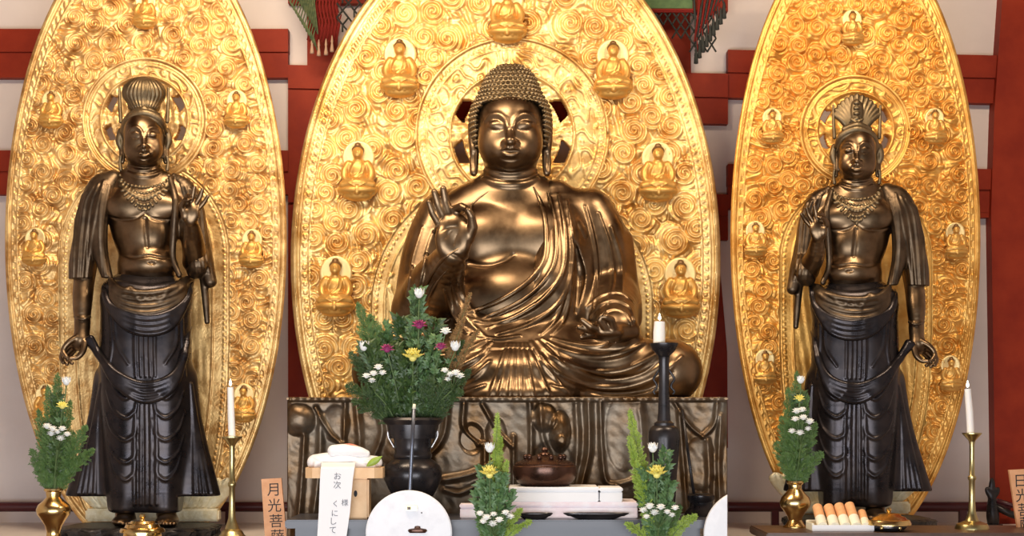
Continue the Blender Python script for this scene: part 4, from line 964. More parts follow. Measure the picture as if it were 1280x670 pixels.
# candlesticks
b = py(-1.3, TL)
lathe_thing('candlestick', 'slim aged brass candlestick beside the wooden plaque 月光', 'candlestick', 290, -1.3,
    [('cup', 'brass_old', [(546, 6), (545.5, 12.5), (547, 12.5), (551, 8), (555, 5), (557, 3.6)]), ('stem', 'brass_old', [(557, 4), (560, 3.4), (580, 3.2), (602, 3.6), (604, 5.2), (607, 5.2), (609, 3.7), (630, 3.6), (648, 4.6), (655, 7), (661, 9)]), ('base', 'brass_old', [(661, 9), (664, 13), (668, 15), (672, 19), (b - 3, 22), (b, 22)])])
b = py(-1.45, TR)
lathe_thing('candlestick', 'slim aged brass candlestick on the side table at the end of the rail', 'candlestick', 1215, -1.45,
    [('cup', 'brass_old', [(542, 6), (541, 12), (542.5, 12), (547, 7.5), (550, 5), (552, 3.6)]), ('stem', 'brass_old', [(552, 4), (556, 3.2), (575, 3.1), (594, 3.5), (596, 5.2), (599, 5.2), (601, 3.8), (625, 3.8), (640, 4.8), (647, 7), (651, 9)]), ('base', 'brass_old', [(651, 9), (653, 14), (655, 19), (657, 20), (b - 1, 21), (b, 21)])])
b = py(-1.5, TC)
root = lathe_thing('candlestick', 'tall black candlestick with a bottle-shaped foot', 'candlestick', 830, -1.5,
    [('cup', 'black', [(431, 10), (429, 17.5), (431, 17.5), (438, 14), (443, 9), (446, 6.5)]), ('shaft', 'black', [(446, 7.5), (449, 6.6), (480, 6.4), (515, 7.6), (526, 8.6), (529, 12.5), (532, 12.5)]),
     ('foot', 'black', [(532, 13), (535, 17.5), (540, 19.5), (548, 19.8), (565, 18.8), (600, 15.5), (630, 14), (640, 18), (b, 19)])])
for sg in (-1, 1):
    pl = [P(830 + sg * q[0], q[1], -1.5) for q in catmull([(6, 462), (10, 468), (13, 474), (10, 479), (9, 484), (13, 489), (11, 493)], 4)]
    MB().tube(pl, .008, 8).build('scroll_bracket', M['black'], root, True)
def candle(pts, Y, hw, label, lit):
    base = P(*pts[0], Y); root = empty('candle', base, label, 'candle')
    pl = [P(a, c, Y) for a, c in pts]; r = hw * S(Y)
    body = MB().tube(pl, [r * 1.04] * (len(pl) - 1) + [r * .92], 14).build('wax', M['wax'], root, True); autosmooth(body, 50)
    t = np.array(pl[-1]); MB().tube([t, t + (0, 0, .014)], .0022, 6).build('wick', M['wick'], root, True)
    if lit:
        f = MB(); f.lathe(t, [(.001, t[2] + .008), (.008, t[2] + .016), (.010, t[2] + .024), (.0065, t[2] + .038), (.001, t[2] + .056)], 12); f.build('flame', M['flame'], root, True)
candle([(290, 546.5), (289, 520), (288, 484)], -1.3, 4.2, 'burning white candle on the brass candlestick beside the plaque 月光', True)
candle([(1213.5, 542), (1212, 515), (1209.5, 486)], -1.45, 4.4, 'burning white candle on the brass candlestick at the end of the rail', True)
candle([(824, 430.5), (824, 415), (824.5, 402)], -1.5, 7.2, 'short thick burning candle on the tall black candlestick', True)
# black stand behind the right bouquet
b = py(-1.35, TC)
root = lathe_thing('black_stand', 'round black stand with a thin leaning pole next to the tall black candlestick', 'stand', 876, -1.35, [('base', 'black', [(617, 14), (619, 17), (624, 17), (628, 14), (634, 15), (640, 20), (b, 21)])])
MB().tube([P(868, 622, -1.35), P(862, 580, -1.33), P(853, 512, -1.3)], [.010, .010, .009], 8).build('pole', M['black'], root, True)
# white boxes, dishes, packet
def box_thing(name, label, cat, x0, x1, y0, y1, Y, depth, m, z0=None, bev=.006):
    a = P(x0, y1, Y); c = P(x1, y0, Y); zb_ = a[2] if z0 is None else z0
    root = empty(name, ((a[0] + c[0]) / 2, Y + depth / 2, zb_), label, cat)
    MB().box(a[0], c[0], Y, Y + depth, zb_, zb_ + (c[2] - zb_) * .72, bev).build('box_body', M[m], root)
    MB().box(a[0] - .003, c[0] + .003, Y - .003, Y + depth + .003, zb_ + (c[2] - zb_) * .72, c[2], bev).build('lid', M[m], root)
    return root
z1 = P(0, 627.5, -1.62)[2]
box_thing('paper_box', 'long flat pinkish white box under the two white boxes', 'box', 633, 797, 627.5, 646, -1.62, .42, 'paper_pink', TC)
box_thing('paper_box', 'wide white box carrying the brown incense burner', 'box', 637, 748.5, 609, 627, -1.62, .40, 'paper', z1)
box_thing('paper_box', 'narrow white box next to the box with the incense burner', 'box', 749.8, 778, 609.5, 627, -1.62, .30, 'paper', z1)
box_thing('paper_packet', 'pink paper packet behind the white asters of the bouquet beside the disc', 'packet', 575, 603, 630, 648, -1.6, .12, 'paper_pink', TC)
for cx, hw, lab in ((668, 23, 'small flat black dish before the white boxes'), (745, 41, 'wide flat black dish before the white boxes')):
    b = py(-1.67, TC); o = autosmooth(MB().plathe(cx, -1.67, [(b - 3.5, 1), (b - 4, hw * .86), (b - 7, hw), (b - 8, hw), (b - 4, hw * .8), (b, hw * .55)][::1], 40, False).build('dish', M['black'])); 
    me = o.data; a_ = np.empty(len(me.vertices) * 3, np.float32); me.vertices.foreach_get('co', a_); a_ = a_.reshape(-1, 3); a_[:, 1] = -1.685 + (a_[:, 1] + 1.67) * min(1, .055 / (hw * S(-1.67))); me.vertices.foreach_set('co', a_.ravel())
    recentre(o); tag(o, lab, 'dish')
# wooden offering stand with wrapped offerings and a hanging paper
def offering_stand():
    Y = -1.6; c = P(431.5, 0, Y); zt, z0 = P(0, 584, Y)[2], P(0, 597, Y)[2]
    root = empty('offering_stand', (c[0], Y + .02, TC), 'pale wooden offering stand with a square tray', 'offering stand')
    hw = 48 * S(Y); ch = .05
    oc = [(-hw + ch, -.14), (hw - ch, -.14), (hw, -.14 + ch), (hw, .14 - ch), (hw - ch, .14), (-hw + ch, .14), (-hw, .14 - ch), (-hw, -.14 + ch)]
    b_ = MB(); V = []
    for z, f in ((z0, 1), (zt, 1), (zt, .94), (z0 + .012, .94)):
        V += [(c[0] + a * f, Y + .02 + d * f, z) for a, d in oc]
    b_.add(V, [(j * 8 + i, j * 8 + (i + 1) % 8, (j + 1) * 8 + (i + 1) % 8, (j + 1) * 8 + i) for j in range(3) for i in range(8)] + [tuple(range(7, -1, -1)), tuple(24 + i for i in range(8))])
    b_.build('tray', M['wood_pale'], root)
    l0, l1 = P(404, 0, Y - .07)[0], P(461, 0, Y - .07)[0]
    MB().box(l0, l1, Y - .07, Y + .12, TC, z0, .012).build('pedestal_body', M['wood_pale'], root)
    o = MB(); o.lathe((0, 0, 0), [(.001, 0), (.011, 0), (.011, .004), (.001, .004)], 20); q = o.build('keyhole_shade_disc', M['ink'], root)  # dark disc laid on the face, standing for the shade inside an opening
    q.rotation_euler = (PI / 2, 0, 0); p_ = P(444.5, 617, Y - .07); q.scale = (1, 1.9, 1); q.data.transform(__import__('mathutils').Matrix.Translation(Vector(tuple(ORG[root])))); q.location = np.array(p_) - ORG[root]
    return root, z0 + .012
stand, ztray = offering_stand()
def bundle(label, segs, m):
    s = Sculpt(-1.6)
    for a in segs: s.tube(*a)
    o = s.build('wrapped_offering', M[m], None, .005); recentre(o); tag(o, label, 'offering'); return o
s = Sculpt(-1.58); s.tube([(394, 578, 6), (412, 575, 0), (434, 576, 0), (470, 578, 8)], [10, 9.5, 10, 8], 5); s.box(432, 582, 4, (38, 14, 5), rr=2, k=4); s.folds([([(390, 570), (412, 578), (470, 572)], 1.6, 2), ([(392, 582), (430, 570), (462, 580)], 1.4, 2)]); s.cut = [ztray]
o = s.build('wrapped_offering', M['paper'], None, .005); recentre(o); tag(o, 'flat white paper wrapping lying on the wooden tray', 'offering')
zz = max(v.co.z for v in o.data.vertices) + o.location.z
root = empty('wrapped_offering', P(438, 570, -1.58), 'white rolled offering with a red upper side, topmost on the tray', 'offering')
s = Sculpt(-1.58); s.tube([(417, 563.5, -4), (432, 563.5, -2), (448, 565, 0), (458, 567, 2)], [7.5, 8.5, 7, 4.5], 3); s.build('paper_roll', M['paper'], root, .005)
s = Sculpt(-1.58); s.tube([(424, 558.5, -3), (438, 559.5, -1), (452, 563, 1)], [3, 5, 3.5], 2); s.build('red_wrapper', M['paper_red'], root, .005)
V = []; Fs = []; n = 12
for i in range(n + 1):
    t = i / n; w_ = 5.5 * math.sin(PI * min(t * 1.05, 1)) ** .8 + .2; cx_, cy_ = 458 + 20 * t, 583 - 13 * t
    V += [np.array(P(cx_ - w_ * .5, cy_ - w_ * .6, -1.68)), np.array(P(cx_, cy_ + .6, -1.684)), np.array(P(cx_ + w_ * .5, cy_ + w_ * .6, -1.68))]
nv = len(V); V += [v + (0, .004, 0) for v in V]
for i in range(n):
    for j in (0, 1):
        a = i * 3 + j; f_ = (a, a + 1, a + 4, a + 3); Fs += [f_, tuple(nv + z for z in f_[::-1])]
    Fs += [(i * 3 + 3, nv + i * 3 + 3, nv + i * 3, i * 3), (i * 3 + 2, nv + i * 3 + 2, nv + i * 3 + 5, i * 3 + 5)]
o = mesh('leaf', V, Fs, M['leaf_lime']); recentre(o); tag(o, 'single green leaf lying on the white wrapping on the tray', 'leaf')
def writing(txt, px, pyc, Y, size, m, root, name='writing', lean=0.0):
    c = bpy.data.curves.new('tmp', 'FONT'); c.body = txt; c.size = size * S(Y) * 1.12; c.align_x = 'CENTER'; c.align_y = 'CENTER'; c.extrude = .0006
    o = bpy.data.objects.new('tmp', c); C.objects.link(o); dg = bpy.context.evaluated_depsgraph_get(); dg.update()
    me = bpy.data.meshes.new_from_object(o.evaluated_get(dg)); bpy.data.objects.remove(o); bpy.data.curves.remove(c)
    V = np.array([v.co[:] for v in me.vertices]); Fs = [tuple(f.vertices) for f in me.polygons]; bpy.data.meshes.remove(me)
    V[:, :2] -= (V[:, :2].max(0) + V[:, :2].min(0)) / 2 * np.array((1, 1))
    p = np.array(P(px, pyc, Y)); ca, sa = math.cos(lean), math.sin(lean)
    W = np.stack([p[0] + V[:, 0] * ca - V[:, 1] * sa, np.full(len(V), p[1]) - V[:, 2], p[2] + V[:, 0] * sa + V[:, 1] * ca], 1)
    return mesh(name, W, Fs, M[m], root, False)
M['ink_grey'] = mat('brush_ink', (.16, .16, .18), .7)
Yp = -1.755
root = empty('paper_strip', P(418, 690, Yp), 'white paper strip with brush writing hanging from the wooden stand', 'paper')
b_ = MB(); rows = [(402, 444, 578, -1.66), (401.5, 443.5, 583.5, -1.74), (401, 443, 586, Yp), (400, 441, 600, Yp), (398.5, 437.5, 640, Yp), (396.5, 433, 672, Yp), (396, 431.5, 684, Yp)]
V = []
for xa, xb, yy, YY in rows: V += [P(xa, yy, YY), P(xb, yy, YY)]
n = len(V); V += [(v[0], v[1] - .002, v[2] + .001) for v in V]
Fs = []
for i in range(len(rows) - 1):
    a = i * 2; Fs += [(a, a + 1, a + 3, a + 2)[::-1], (n + a, n + a + 1, n + a + 3, n + a + 2), (a, a + 2, n + a + 2, n + a), (a + 1, n + a + 1, n + a + 3, a + 3)]
Fs += [(0, 1, n + 1, n), (n - 2, n - 1, 2 * n - 1, 2 * n - 2)]
mesh('sheet', V, Fs, M['paper'], root, False)
for ch_, x_, y_, sz in (('お', 422, 595, 9), ('次', 421.5, 606, 9), ('様', 431, 628, 8), ('く', 419, 629.5, 8), ('に', 418.5, 641.5, 8.5), ('し', 417, 651.5, 9), ('て', 416, 662.5, 9)):
    writing(ch_, x_, y_, Yp - .003, sz, 'ink_grey', root)
# white discs, rod
def disc(cx, cy, r, label, cut=None):
    Y = -1.85; c = P(cx, cy, Y); k = S(Y); n = 64; pts = []
    for i in range(n):
        a = 2 * PI * i / n; x = cx + r * math.cos(a); y = cy - r * math.sin(a)
        pts.append((x, y))
    if cut is not None:
        pts = [p for p in pts if p[0] < cut]; h = math.sqrt(r * r - (cut - cx) ** 2)
        i0 = min(range(len(pts)), key=lambda i: abs(pts[i][1] - (cy - h)) + (0 if pts[i][0] > cut - 12 else 99)); pts = pts[i0:] + pts[:i0]
        if pts[1][0] > pts[0][0]: pass
        pts = sorted(pts, key=lambda p: -math.atan2(-(p[1] - cy), p[0] - cx) % (2 * PI))
        pts = [(cut, cy - h)] + sorted([p for p in pts], key=lambda p: (math.atan2(-(p[1] - cy), p[0] - cx)) % (2 * PI)) + [(cut, cy + h)]
    root = empty('white_disc', P(cx, cy + r, Y + .02), label, 'disc')
    rim = []; V = []; Fs = []; m = len(pts)
    mx, my = sum(p[0] for p in pts) / m, sum(p[1] for p in pts) / m
    for f, dy in ((1, .035), (1, .006), (.97, 0), (.5, -.008), (.02, -.010)):
        V += [(lambda w: (w[0], w[1] + dy, w[2]))(P(mx + (x - mx) * f, my + (y - my) * f, Y)) for x, y in pts]
    for j in range(4):
        for i in range(m): Fs.append((j * m + i, j * m + (i + 1) % m, (j + 1) * m + (i + 1) % m, (j + 1) * m + i))
    Fs += [tuple(range(m - 1, -1, -1)), tuple(4 * m + i for i in range(m))]
    autosmooth(mesh('board', V, Fs, M['disc'], root), 30)
    return root
rt = disc(511, 667, 54, 'round white disc with a small brass plate, before the big vase')
q = MB().pbox(507, 521.5, 632, 638.5, -1.868, .012, .003).build('name_plate', M['brass_old'], rt); MB().pbox(509, 513.5, 633.4, 637.2, -1.871, .004).build('plate_window', M['wood_dark'], q)
MB().ball(P(527, 641, -1.862), .0045, 8, 6).build('rivet', M['ink'], rt, True)
kb = MB(); kb.lathe((0, 0, 0), [(.001, 0), (.05, 0), (.062, .012), (.055, .024), (.02, .03), (.016, .042), (.001, .045)], 24)
V = np.array(kb.V); c_ = np.array(P(522, 666, -1.856)); V = np.stack([c_[0] + V[:, 0], c_[1] - V[:, 1] * .35 - .01, c_[2] + V[:, 2]], 1)
autosmooth(mesh('bronze_knob', V, [f[::1] for f in kb.F], M['brown_pot'], rt))
disc(936, 668, 56, 'white half disc with a straight edge, beside the black stand', 909.5)
root = empty('metal_rod', P(509, 723, -1.80), 'thin grey rod with a pale tip standing before the big vase', 'rod')
MB().tube([(P(509.5, 720, -1.79)[0], -1.80, TF), P(511, 640, -1.80), P(515, 560, -1.80), P(517.5, 511, -1.80)], [.013, .013, .0125, .012], 10).build('shaft', M['iron'], root, True)
MB().tube([P(517.5, 511, -1.80), P(518, 505, -1.80)], [.0125, .009], 10).build('tip', M['cream'], root, True)
# name plaques
def plaque(quad, chars, Y, label, ztab):
    c = P((quad[0][0] + quad[1][0]) / 2, quad[2][1], Y)
    root = empty('wooden_plaque', (c[0], Y + .015, ztab), label, 'plaque')
    b_ = MB(); b_.prism(quad, Y, .03); b_.build('board', M['wood_tag'], root)
    for ch_, x_, y_ in chars: writing(ch_, x_, y_, Y - .0005, 16, 'ink', root, lean=math.radians(2))
b = py(-1.2, TL)
plaque([(326.5, 599), (351.5, 597.5), (359.5, b), (332, b)], [('月', 341, 612), ('光', 343, 631.5), ('菩', 345, 651), ('薩', 347, 670)], -1.2, 'tan wooden plaque reading 月光菩薩 beside a brass candlestick', TL)
b = py(-1.3, TR)
plaque([(1261.5, 587.5), (1292, 586), (1300, b), (1272, b)], [('日', 1275.5, 601), ('光', 1278, 619), ('菩', 1280.5, 637), ('薩', 1283, 654)], -1.3, 'tan wooden plaque reading 日光菩薩 against the red post', TR)
# rolls of orange incense in a tray
Yr = -1.6
root = empty('paper_tray', P(1050, py(Yr, TR), Yr), 'low cream paper tray holding the orange rolls', 'tray')
xa, xb = P(1013, 0, Yr)[0], P(1090, 0, Yr)[0]; zt_ = P(0, 655.5, Yr)[2]
MB().box(xa, xb, Yr - .07, Yr - .055, TR, zt_, .003).build('front_panel', M['paper'], root); MB().box(xa, xb, Yr + .145, Yr + .16, TR, zt_ + .02, .003).build('back_panel', M['cream'], root)
for X in (xa, xb - .014): MB().box(X, X + .014, Yr - .055, Yr + .145, TR, zt_ + .012, .003).build('side_panel', M['cream'], root)
MB().box(xa + .014, xb - .014, Yr - .055, Yr + .145, TR, TR + .012).build('tray_floor', M['cream'], root)
for i, (bx_, tx_, ty_) in enumerate(((1028, 1021.5, 634), (1043, 1035.5, 634), (1057, 1048.5, 632.5), (1070.5, 1061.5, 631.5), (1082.5, 1077, 641))):
    p0 = np.array(P(bx_, 661, Yr - .045)); p0[2] = max(p0[2], TR + .03); p1 = np.array(P(tx_, ty_, Yr + .115)); r = 6.2 * S(Yr) if i < 4 else 5.4 * S(Yr)
    rt = empty('incense_roll', tuple(p0), 'orange incense roll with a cream wrapper, lying in the paper tray', 'incense roll', 'orange rolls in the paper tray')
    autosmooth(MB().tube([p0 + (p1 - p0) * .02, p1], r, 18).build('roll', M['orange_stick'], rt)); autosmooth(MB().tube([p0, p0 + (p1 - p0) * .42], r * 1.05, 18).build('wrapper', M['cream'], rt))
# dark finial and crossed bars on the rail
root = empty('iron_finial', P(1240, 650, 1.3), 'dark leaf-shaped finial with a slanting bar in front of the maroon rail', 'finial')
s = Sculpt(1.3); s.ell(1240, 608, 0, (4, 3, 11), k=2); s.ell(1236, 616, 0, (4, 3, 8), k=2, rot=-25); s.ell(1245, 616, 0, (4, 3, 8), k=2, rot=25); s.tube([(1240, 618, 0), (1240, 630, 0), (1241, 645, 0), (1242, 662, 0)], [3.5, 6, 8, 6], 3); s.build('finial', M['black'], root, .008)
MB().tube([P(1238, 630, 1.3), P(1262, 642, 1.28), P(1300, 655, 1.25)], .03, 10).build('bar', M['black'], root, True)
MB().tube([P(1246, 626, 1.32), P(1270, 633, 1.32), P(1310, 636, 1.32)], .022, 10).build('bar', M['rail'], root, True)
MB().box(P(1232, 0, 1.3)[0], P(1252, 0, 1.3)[0], 1.22, 1.38, DZ, P(0, 655, 1.3)[2], .01).build('foot', M['black'], root)
# ------------------------------------------------------------------ hanging nets above
def cord(b, pts, Y, r=.006): b.tube([P(x, y, Y) for x, y in pts], r, 5)
root = empty('net_curtain', P(405, -40, 1.35), 'hanging net of green, red and dark cords with beige tassels beside a red post', 'net')
g = MB(); r = random.Random(4)
for i in range(13):
    x = 361 + i * 2.6; yb_ = 8 + (x - 361) * 1.75; n = 7
    pts = [(x + 2.2 * (1 if j % 2 else -1) + (j / n) * 2, -60 + (yb_ + 60) * j / n) for j in range(n + 1)]; cord(g, pts, 1.33, .006)
    cord(g, [(x - 3, -60 + (yb_ + 40) * .3), (x + 5, yb_ - 20)], 1.325, .007)
g.build('green_cords', M['cord_green'], root, True)
rd = MB()
for i in range(9):
    x = 388 + i * 4.2; cord(rd, [(x, -60), (x + 3, -20), (x - 2, 8), (x + 3, 30), (x - 1, 52)], 1.37, .008)
    cord(rd, [(x - 4, -20), (x + 6, 16)], 1.375, .006); cord(rd, [(x + 5, 18), (x - 4, 50)], 1.375, .006)
rd.build('red_net', M['cord_red'], root, True)
dn = MB(); pit = 14.5
for i in range(-2, 5):
    x = 421 + i * pit
    for j in range(-4, 4):
        y = 4 + j * 18
        if 418 <= x + 7 <= 470 and y + 26 < 62 - max(0, (x - 440)) * 1.2:
            cord(dn, [(x, y), (x + pit / 2, y + 9)], 1.36, .008); cord(dn, [(x + pit, y), (x + pit / 2, y + 9)], 1.36, .008); cord(dn, [(x + pit / 2, y + 9), (x + pit / 2, y + 18)], 1.36, .008) if (i + j) % 2 else cord(dn, [(x + pit / 2, y + 9), (x, y + 18)], 1.36, .008); cord(dn, [(x + pit / 2, y + 9), (x + pit, y + 18)], 1.36, .008)
dn.build('dark_net', M['cord_black'], root, True)
for x, y in ((390, 60), (398.5, 63), (407.5, 62), (415, 58)):
    t = MB(); k = S(1.34); c = P(x, y, 1.34); t.lathe(c, [(.004, c[2] + .09), (.010, c[2] + .05), (.012, c[2] + .04), (.008, c[2] + .03), (.016, c[2] - .02), (.018, c[2] - .045), (.002, c[2] - .05)], 10); t.build('tassel', M['tassel'], root, True)
root = empty('net_curtain', P(870, -40, 1.35), 'hanging net with a diagonal fringe of red and dark tassels under green cloth', 'net')
c0 = MB(); c0.pbox(796, 866, -60, 12, 1.36, .03, .008); c0.build('green_cloth', M['cloth_green'], root)
c1 = MB(); c1.pbox(794, 868, 10, 15, 1.35, .04, .01); c1.build('red_hem', M['cord_red'], root)
dn = MB(); pit = 11
for i in range(0, 7):
    x = 818 + i * pit
    for j in range(0, 3):
        y = 14 + j * 17
        if y + 17 < 16 + (x - 800) * .9:
            cord(dn, [(x, y), (x + pit / 2, y + 8)], 1.38, .008); cord(dn, [(x + pit, y), (x + pit / 2, y + 8)], 1.38, .008); cord(dn, [(x + pit / 2, y + 8), (x, y + 17)], 1.38, .008); cord(dn, [(x + pit / 2, y + 8), (x + pit, y + 17)], 1.38, .008)
dn.build('dark_net', M['cord_black'], root, True)
f = MB(); g = MB()
for i in range(12):
    x = 869 + i * 3.4; top = -60; bt = 78 - (x - 869) * 1.6
    (cord(f, [(x, top), (x + 2, -10), (x - 2, bt - 22), (x, bt - 8)], 1.36, .010) if i % 2 else cord(g, [(x, top), (x - 2, -10), (x + 2, bt - 18), (x, bt - 8)], 1.36, .010))
    cord(f if i % 2 == 0 else g, [(x + 8, -12), (x - 1, bt - 26)], 1.352, .008)
f.build('red_cords', M['cord_red'], root, True); g.build('dark_cords', M['cord_black'], root, True)
for i in range(9):
    x = 870 + i * 4.4; y = 78 - (x - 869) * 1.6
    t = MB(); c = P(x, y, 1.352); t.lathe(c, [(.003, c[2] + .12), (.013, c[2] + .09), (.010, c[2] + .075), (.017, c[2] + .02), (.019, c[2] - .02), (.002, c[2] - .025)], 9); t.build('tassel', M['cord_black'], root, True)
# ------------------------------------------------------------------ flowers and greenery
fr = random.Random(12)
def leaf_quads(mb, p, d, ln, w, up):
    """one small leaf: folded diamond of four corners with real thickness"""
    d = d / (np.linalg.norm(d) + 1e-9); s_ = np.cross(d, up); s_ = s_ / (np.linalg.norm(s_) + 1e-9); nrm = np.cross(s_, d)
    a = p; m = p + d * ln * .45 + nrm * w * .18; t = p + d * ln; l = m + s_ * w * .5 - nrm * w * .25; r_ = m - s_ * w * .5 - nrm * w * .25
    mb.add([a, l, t, r_, m], [(0, 1, 4), (1, 2, 4), (4, 2, 3), (0, 4, 3)])
def stem_pts(base, tip, bow=0.0, n=9):
    a, c = np.array(base), np.array(tip); mid = (a + c) / 2 + np.array((bow, 0, .0)) + np.array((0, 0, abs(c[0] - a[0]) * .18))
    return catmull([a, mid, c], n)
def sprig(base, tip, kind, label, group, wid=1.0, bow=0.0):
    P0, P1 = np.array(base), np.array(tip); st = stem_pts(base, tip, bow); n = len(st); L = np.linalg.norm(P1 - P0)
    root = empty('green_sprig', tuple(P0), label, 'greenery', group)
    MB().tube(st, [.0035 * (1 - .7 * i / n) for i in range(n)], 5).build('stem', M['stem'], root, True)
    mb = MB()
    if kind in ('fern', 'lime', 'brown', 'deep'):
        nb = int(L / .011)
        for i in range(nb):
            t = .14 + .86 * i / nb; q = t * (n - 1); k0 = min(int(q), n - 2); p = st[k0] + (st[k0 + 1] - st[k0]) * (q - k0); tg = st[k0 + 1] - st[k0]; tg = tg / np.linalg.norm(tg)
            env = math.sin(PI * min(1, .12 + t * .9)) ** .6
            for sg in (-1, 1):
                a = fr.uniform(-.9, .9); side = np.array((sg * math.cos(a), math.sin(a), fr.uniform(-.1, .35))); side = side - tg * (side @ tg); side /= np.linalg.norm(side)
                d = side * .75 + tg * fr.uniform(.5, 1.0); d /= np.linalg.norm(d); bl = wid * .085 * env * fr.uniform(.6, 1.1) * (1 if kind != 'brown' else .45)
                nn = max(3, int(bl / .0075))
                for j in range(nn):
                    pp = p + d * bl * (j + .5) / nn; u = np.array((fr.uniform(-1, 1), -1.2, fr.uniform(-1, 1)))
                    for s2 in (-1, 1):
                        dd = d * .8 + np.cross(d, u / np.linalg.norm(u)) * s2 * .7 + np.array((0, 0, .15)); leaf_quads(mb, pp, dd, .021 * fr.uniform(.7, 1.2) * (1 - .4 * j / nn), .0062, u)
    else:
        nb = max(6, int(L / .036))
        for i in range(nb):
            t = .2 + .8 * i / nb; q = t * (n - 1); k0 = min(int(q), n - 2); p = st[k0] + (st[k0 + 1] - st[k0]) * (q - k0); tg = st[k0 + 1] - st[k0]; tg = tg / np.linalg.norm(tg)
            for sg in (-1, 1, 0):
                a = fr.uniform(-PI, 0) if sg == 0 else fr.uniform(-1.0, .8) + (0 if sg > 0 else PI)
                side = np.array((math.cos(a), math.sin(a), fr.uniform(-.4, .5))); d = side * fr.uniform(.6, 1) + tg * fr.uniform(.2, .8)
                for da, ls in ((0, 1), (.55, .7), (-.55, .7)):              # lobed leaf
                    d2 = d + np.cross(np.array((0, 1.0, 0)), d) * da; leaf_quads(mb, p + d * .012, d2, .070 * wid * ls * fr.uniform(.7, 1.25), .034 * wid, np.array((fr.uniform(-.3, .3), -1, .4)))
    mm = {'deep': 'leaf_dark', 'fern': 'leaf', 'lime': 'leaf_lime', 'brown': 'leaf_brown', 'leafy': 'leaf_blue', 'dark': 'leaf_dark'}[kind]
    mb.build('foliage', M[mm], root)
    return root
def bloom(parent, c, r, m, style='mum', name='blossom'):
    mb = MB(); c = np.array(c)
    r = r * 1.3
    if style == 'bud':
        for lay, (nn, rr, hh) in enumerate(((6, .55, 1.5), (7, .95, 1.35))):
            for i in range(nn):
                a = 2 * PI * (i + lay * .5) / nn; d = np.array((math.cos(a) * rr * .5, math.sin(a) * rr * .5, hh)); leaf_quads(mb, c + np.array((math.cos(a), math.sin(a), 0)) * r * .35 * rr, d, r * 1.5, r * .8, np.array((-math.cos(a), -math.sin(a), .3)))
        mb.ball(c + np.array((0, 0, r * .6)), (r * .62, r * .62, r * .7), 10, 7)
    elif style == 'cup':
        for lay, (nn, el, ln) in enumerate(((10, .45, 1.0), (13, .85, 1.0), (11, 1.2, .95))):
            for i in range(nn):
                a = 2 * PI * (i + .5 * lay) / nn; d = np.array((math.cos(a) * math.cos(el), math.sin(a) * math.cos(el), math.sin(el)))
                leaf_quads(mb, c + d * r * .12, d, r * ln, r * .62, np.array((-math.cos(a) * .6, -math.sin(a) * .6, .8)))
        mb.ball(c + np.array((0, 0, r * .12)), r * .34, 9, 6)
    else:
        for lay, (nn, el, ln) in enumerate(((12, -.1, 1.0), (12, .4, .95), (9, .85, .8), (6, 1.25, .6))):
            for i in range(nn):
                a = 2 * PI * (i + .5 * lay) / nn; d = np.array((math.cos(a) * math.cos(el), math.sin(a) * math.cos(el) - .25, math.sin(el))); leaf_quads(mb, c, d, r * ln, r * .42, np.array((0, -.6, .8)))
        mb.ball(c, r * .5, 9, 6)
    return mb.build(name, M[m], parent, True)
def flower(base, tip, r, m, style, name, label, group=None):
    root = empty(name, tuple(base), label, 'flower', group); st = stem_pts(base, np.array(tip) - (0, 0, r * .2)); n = len(st)
    MB().tube(st, .0042, 6).build('stem', M['stem'], root, True); bloom(root, tip, r, m, style)
    for t, sg in ((.72, 1), (.58, -1), (.84, -1)):
        p = st[int(t * (n - 1))]; lf = MB(); d = np.array((sg * .8, -.3, .5))
        for da in (0, .5, -.5): leaf_quads(lf, p, d + np.cross(np.array((0, 1.0, 0)), d) * da, .055 * (1 if da == 0 else .7), .022, np.array((0, -1, .4)))
        lf.build('leaf', M['leaf_blue'], root)
def spray(base, pts, Y, label, r=.024):
    root = empty('aster_spray', tuple(base), label, 'flower'); cx = sum(p[0] for p in pts) / len(pts); cy = max(p[1] for p in pts) + 14
    hub = np.array(P(cx, cy, Y)); st = MB().tube(stem_pts(base, hub), .004, 6)
    for p in pts: st.tube([hub, np.array(P(p[0], p[1], Y - .03 + fr.uniform(-.03, .02)))], .002, 5)
    st.build('stem', M['stem'], root, True)
    for p in pts: bloom(root, P(p[0], p[1], Y - .035 + fr.uniform(-.03, .02)), r * fr.uniform(.8, 1.15), 'petal_white', 'mum')
def arrange(mouth, Y, spread, items):
    """every stem starts inside the vase mouth"""
    def base(tx): return P(mouth[0] + max(-1, min(1, (tx - mouth[0]) / 70)) * spread, mouth[1], Y + fr.uniform(-.015, .015))
    for it in items:
        k = it[0]
        if k == 'f': flower(base(it[1]), P(it[1], it[2], Y - .10 + fr.uniform(-.02, .02)), it[3] * S(Y), it[4], it[5], it[6], it[7])
        elif k == 's': spray(base(it[1][0][0]), it[1], Y - .10, it[2])
        else: sprig(base(it[1]), P(it[1], it[2], Y + it[4]), k, it[5], it[6], it[3], it[7] if len(it) > 7 else 0)
def greens(lst, label, group, where):
    kinds = {'deep': 'feathery dark green', 'fern': 'feathery green', 'dark': 'dark leafy', 'lime': 'lime green feathery', 'leafy': 'grey-green leafy', 'brown': 'thin brownish'}
    return [(k, x, y, w, fr.uniform(-.10, .08), '%s sprig %s' % (kinds[k], label), '%s sprigs %s' % (kinds[k], group)) for k, x, y, w in lst]
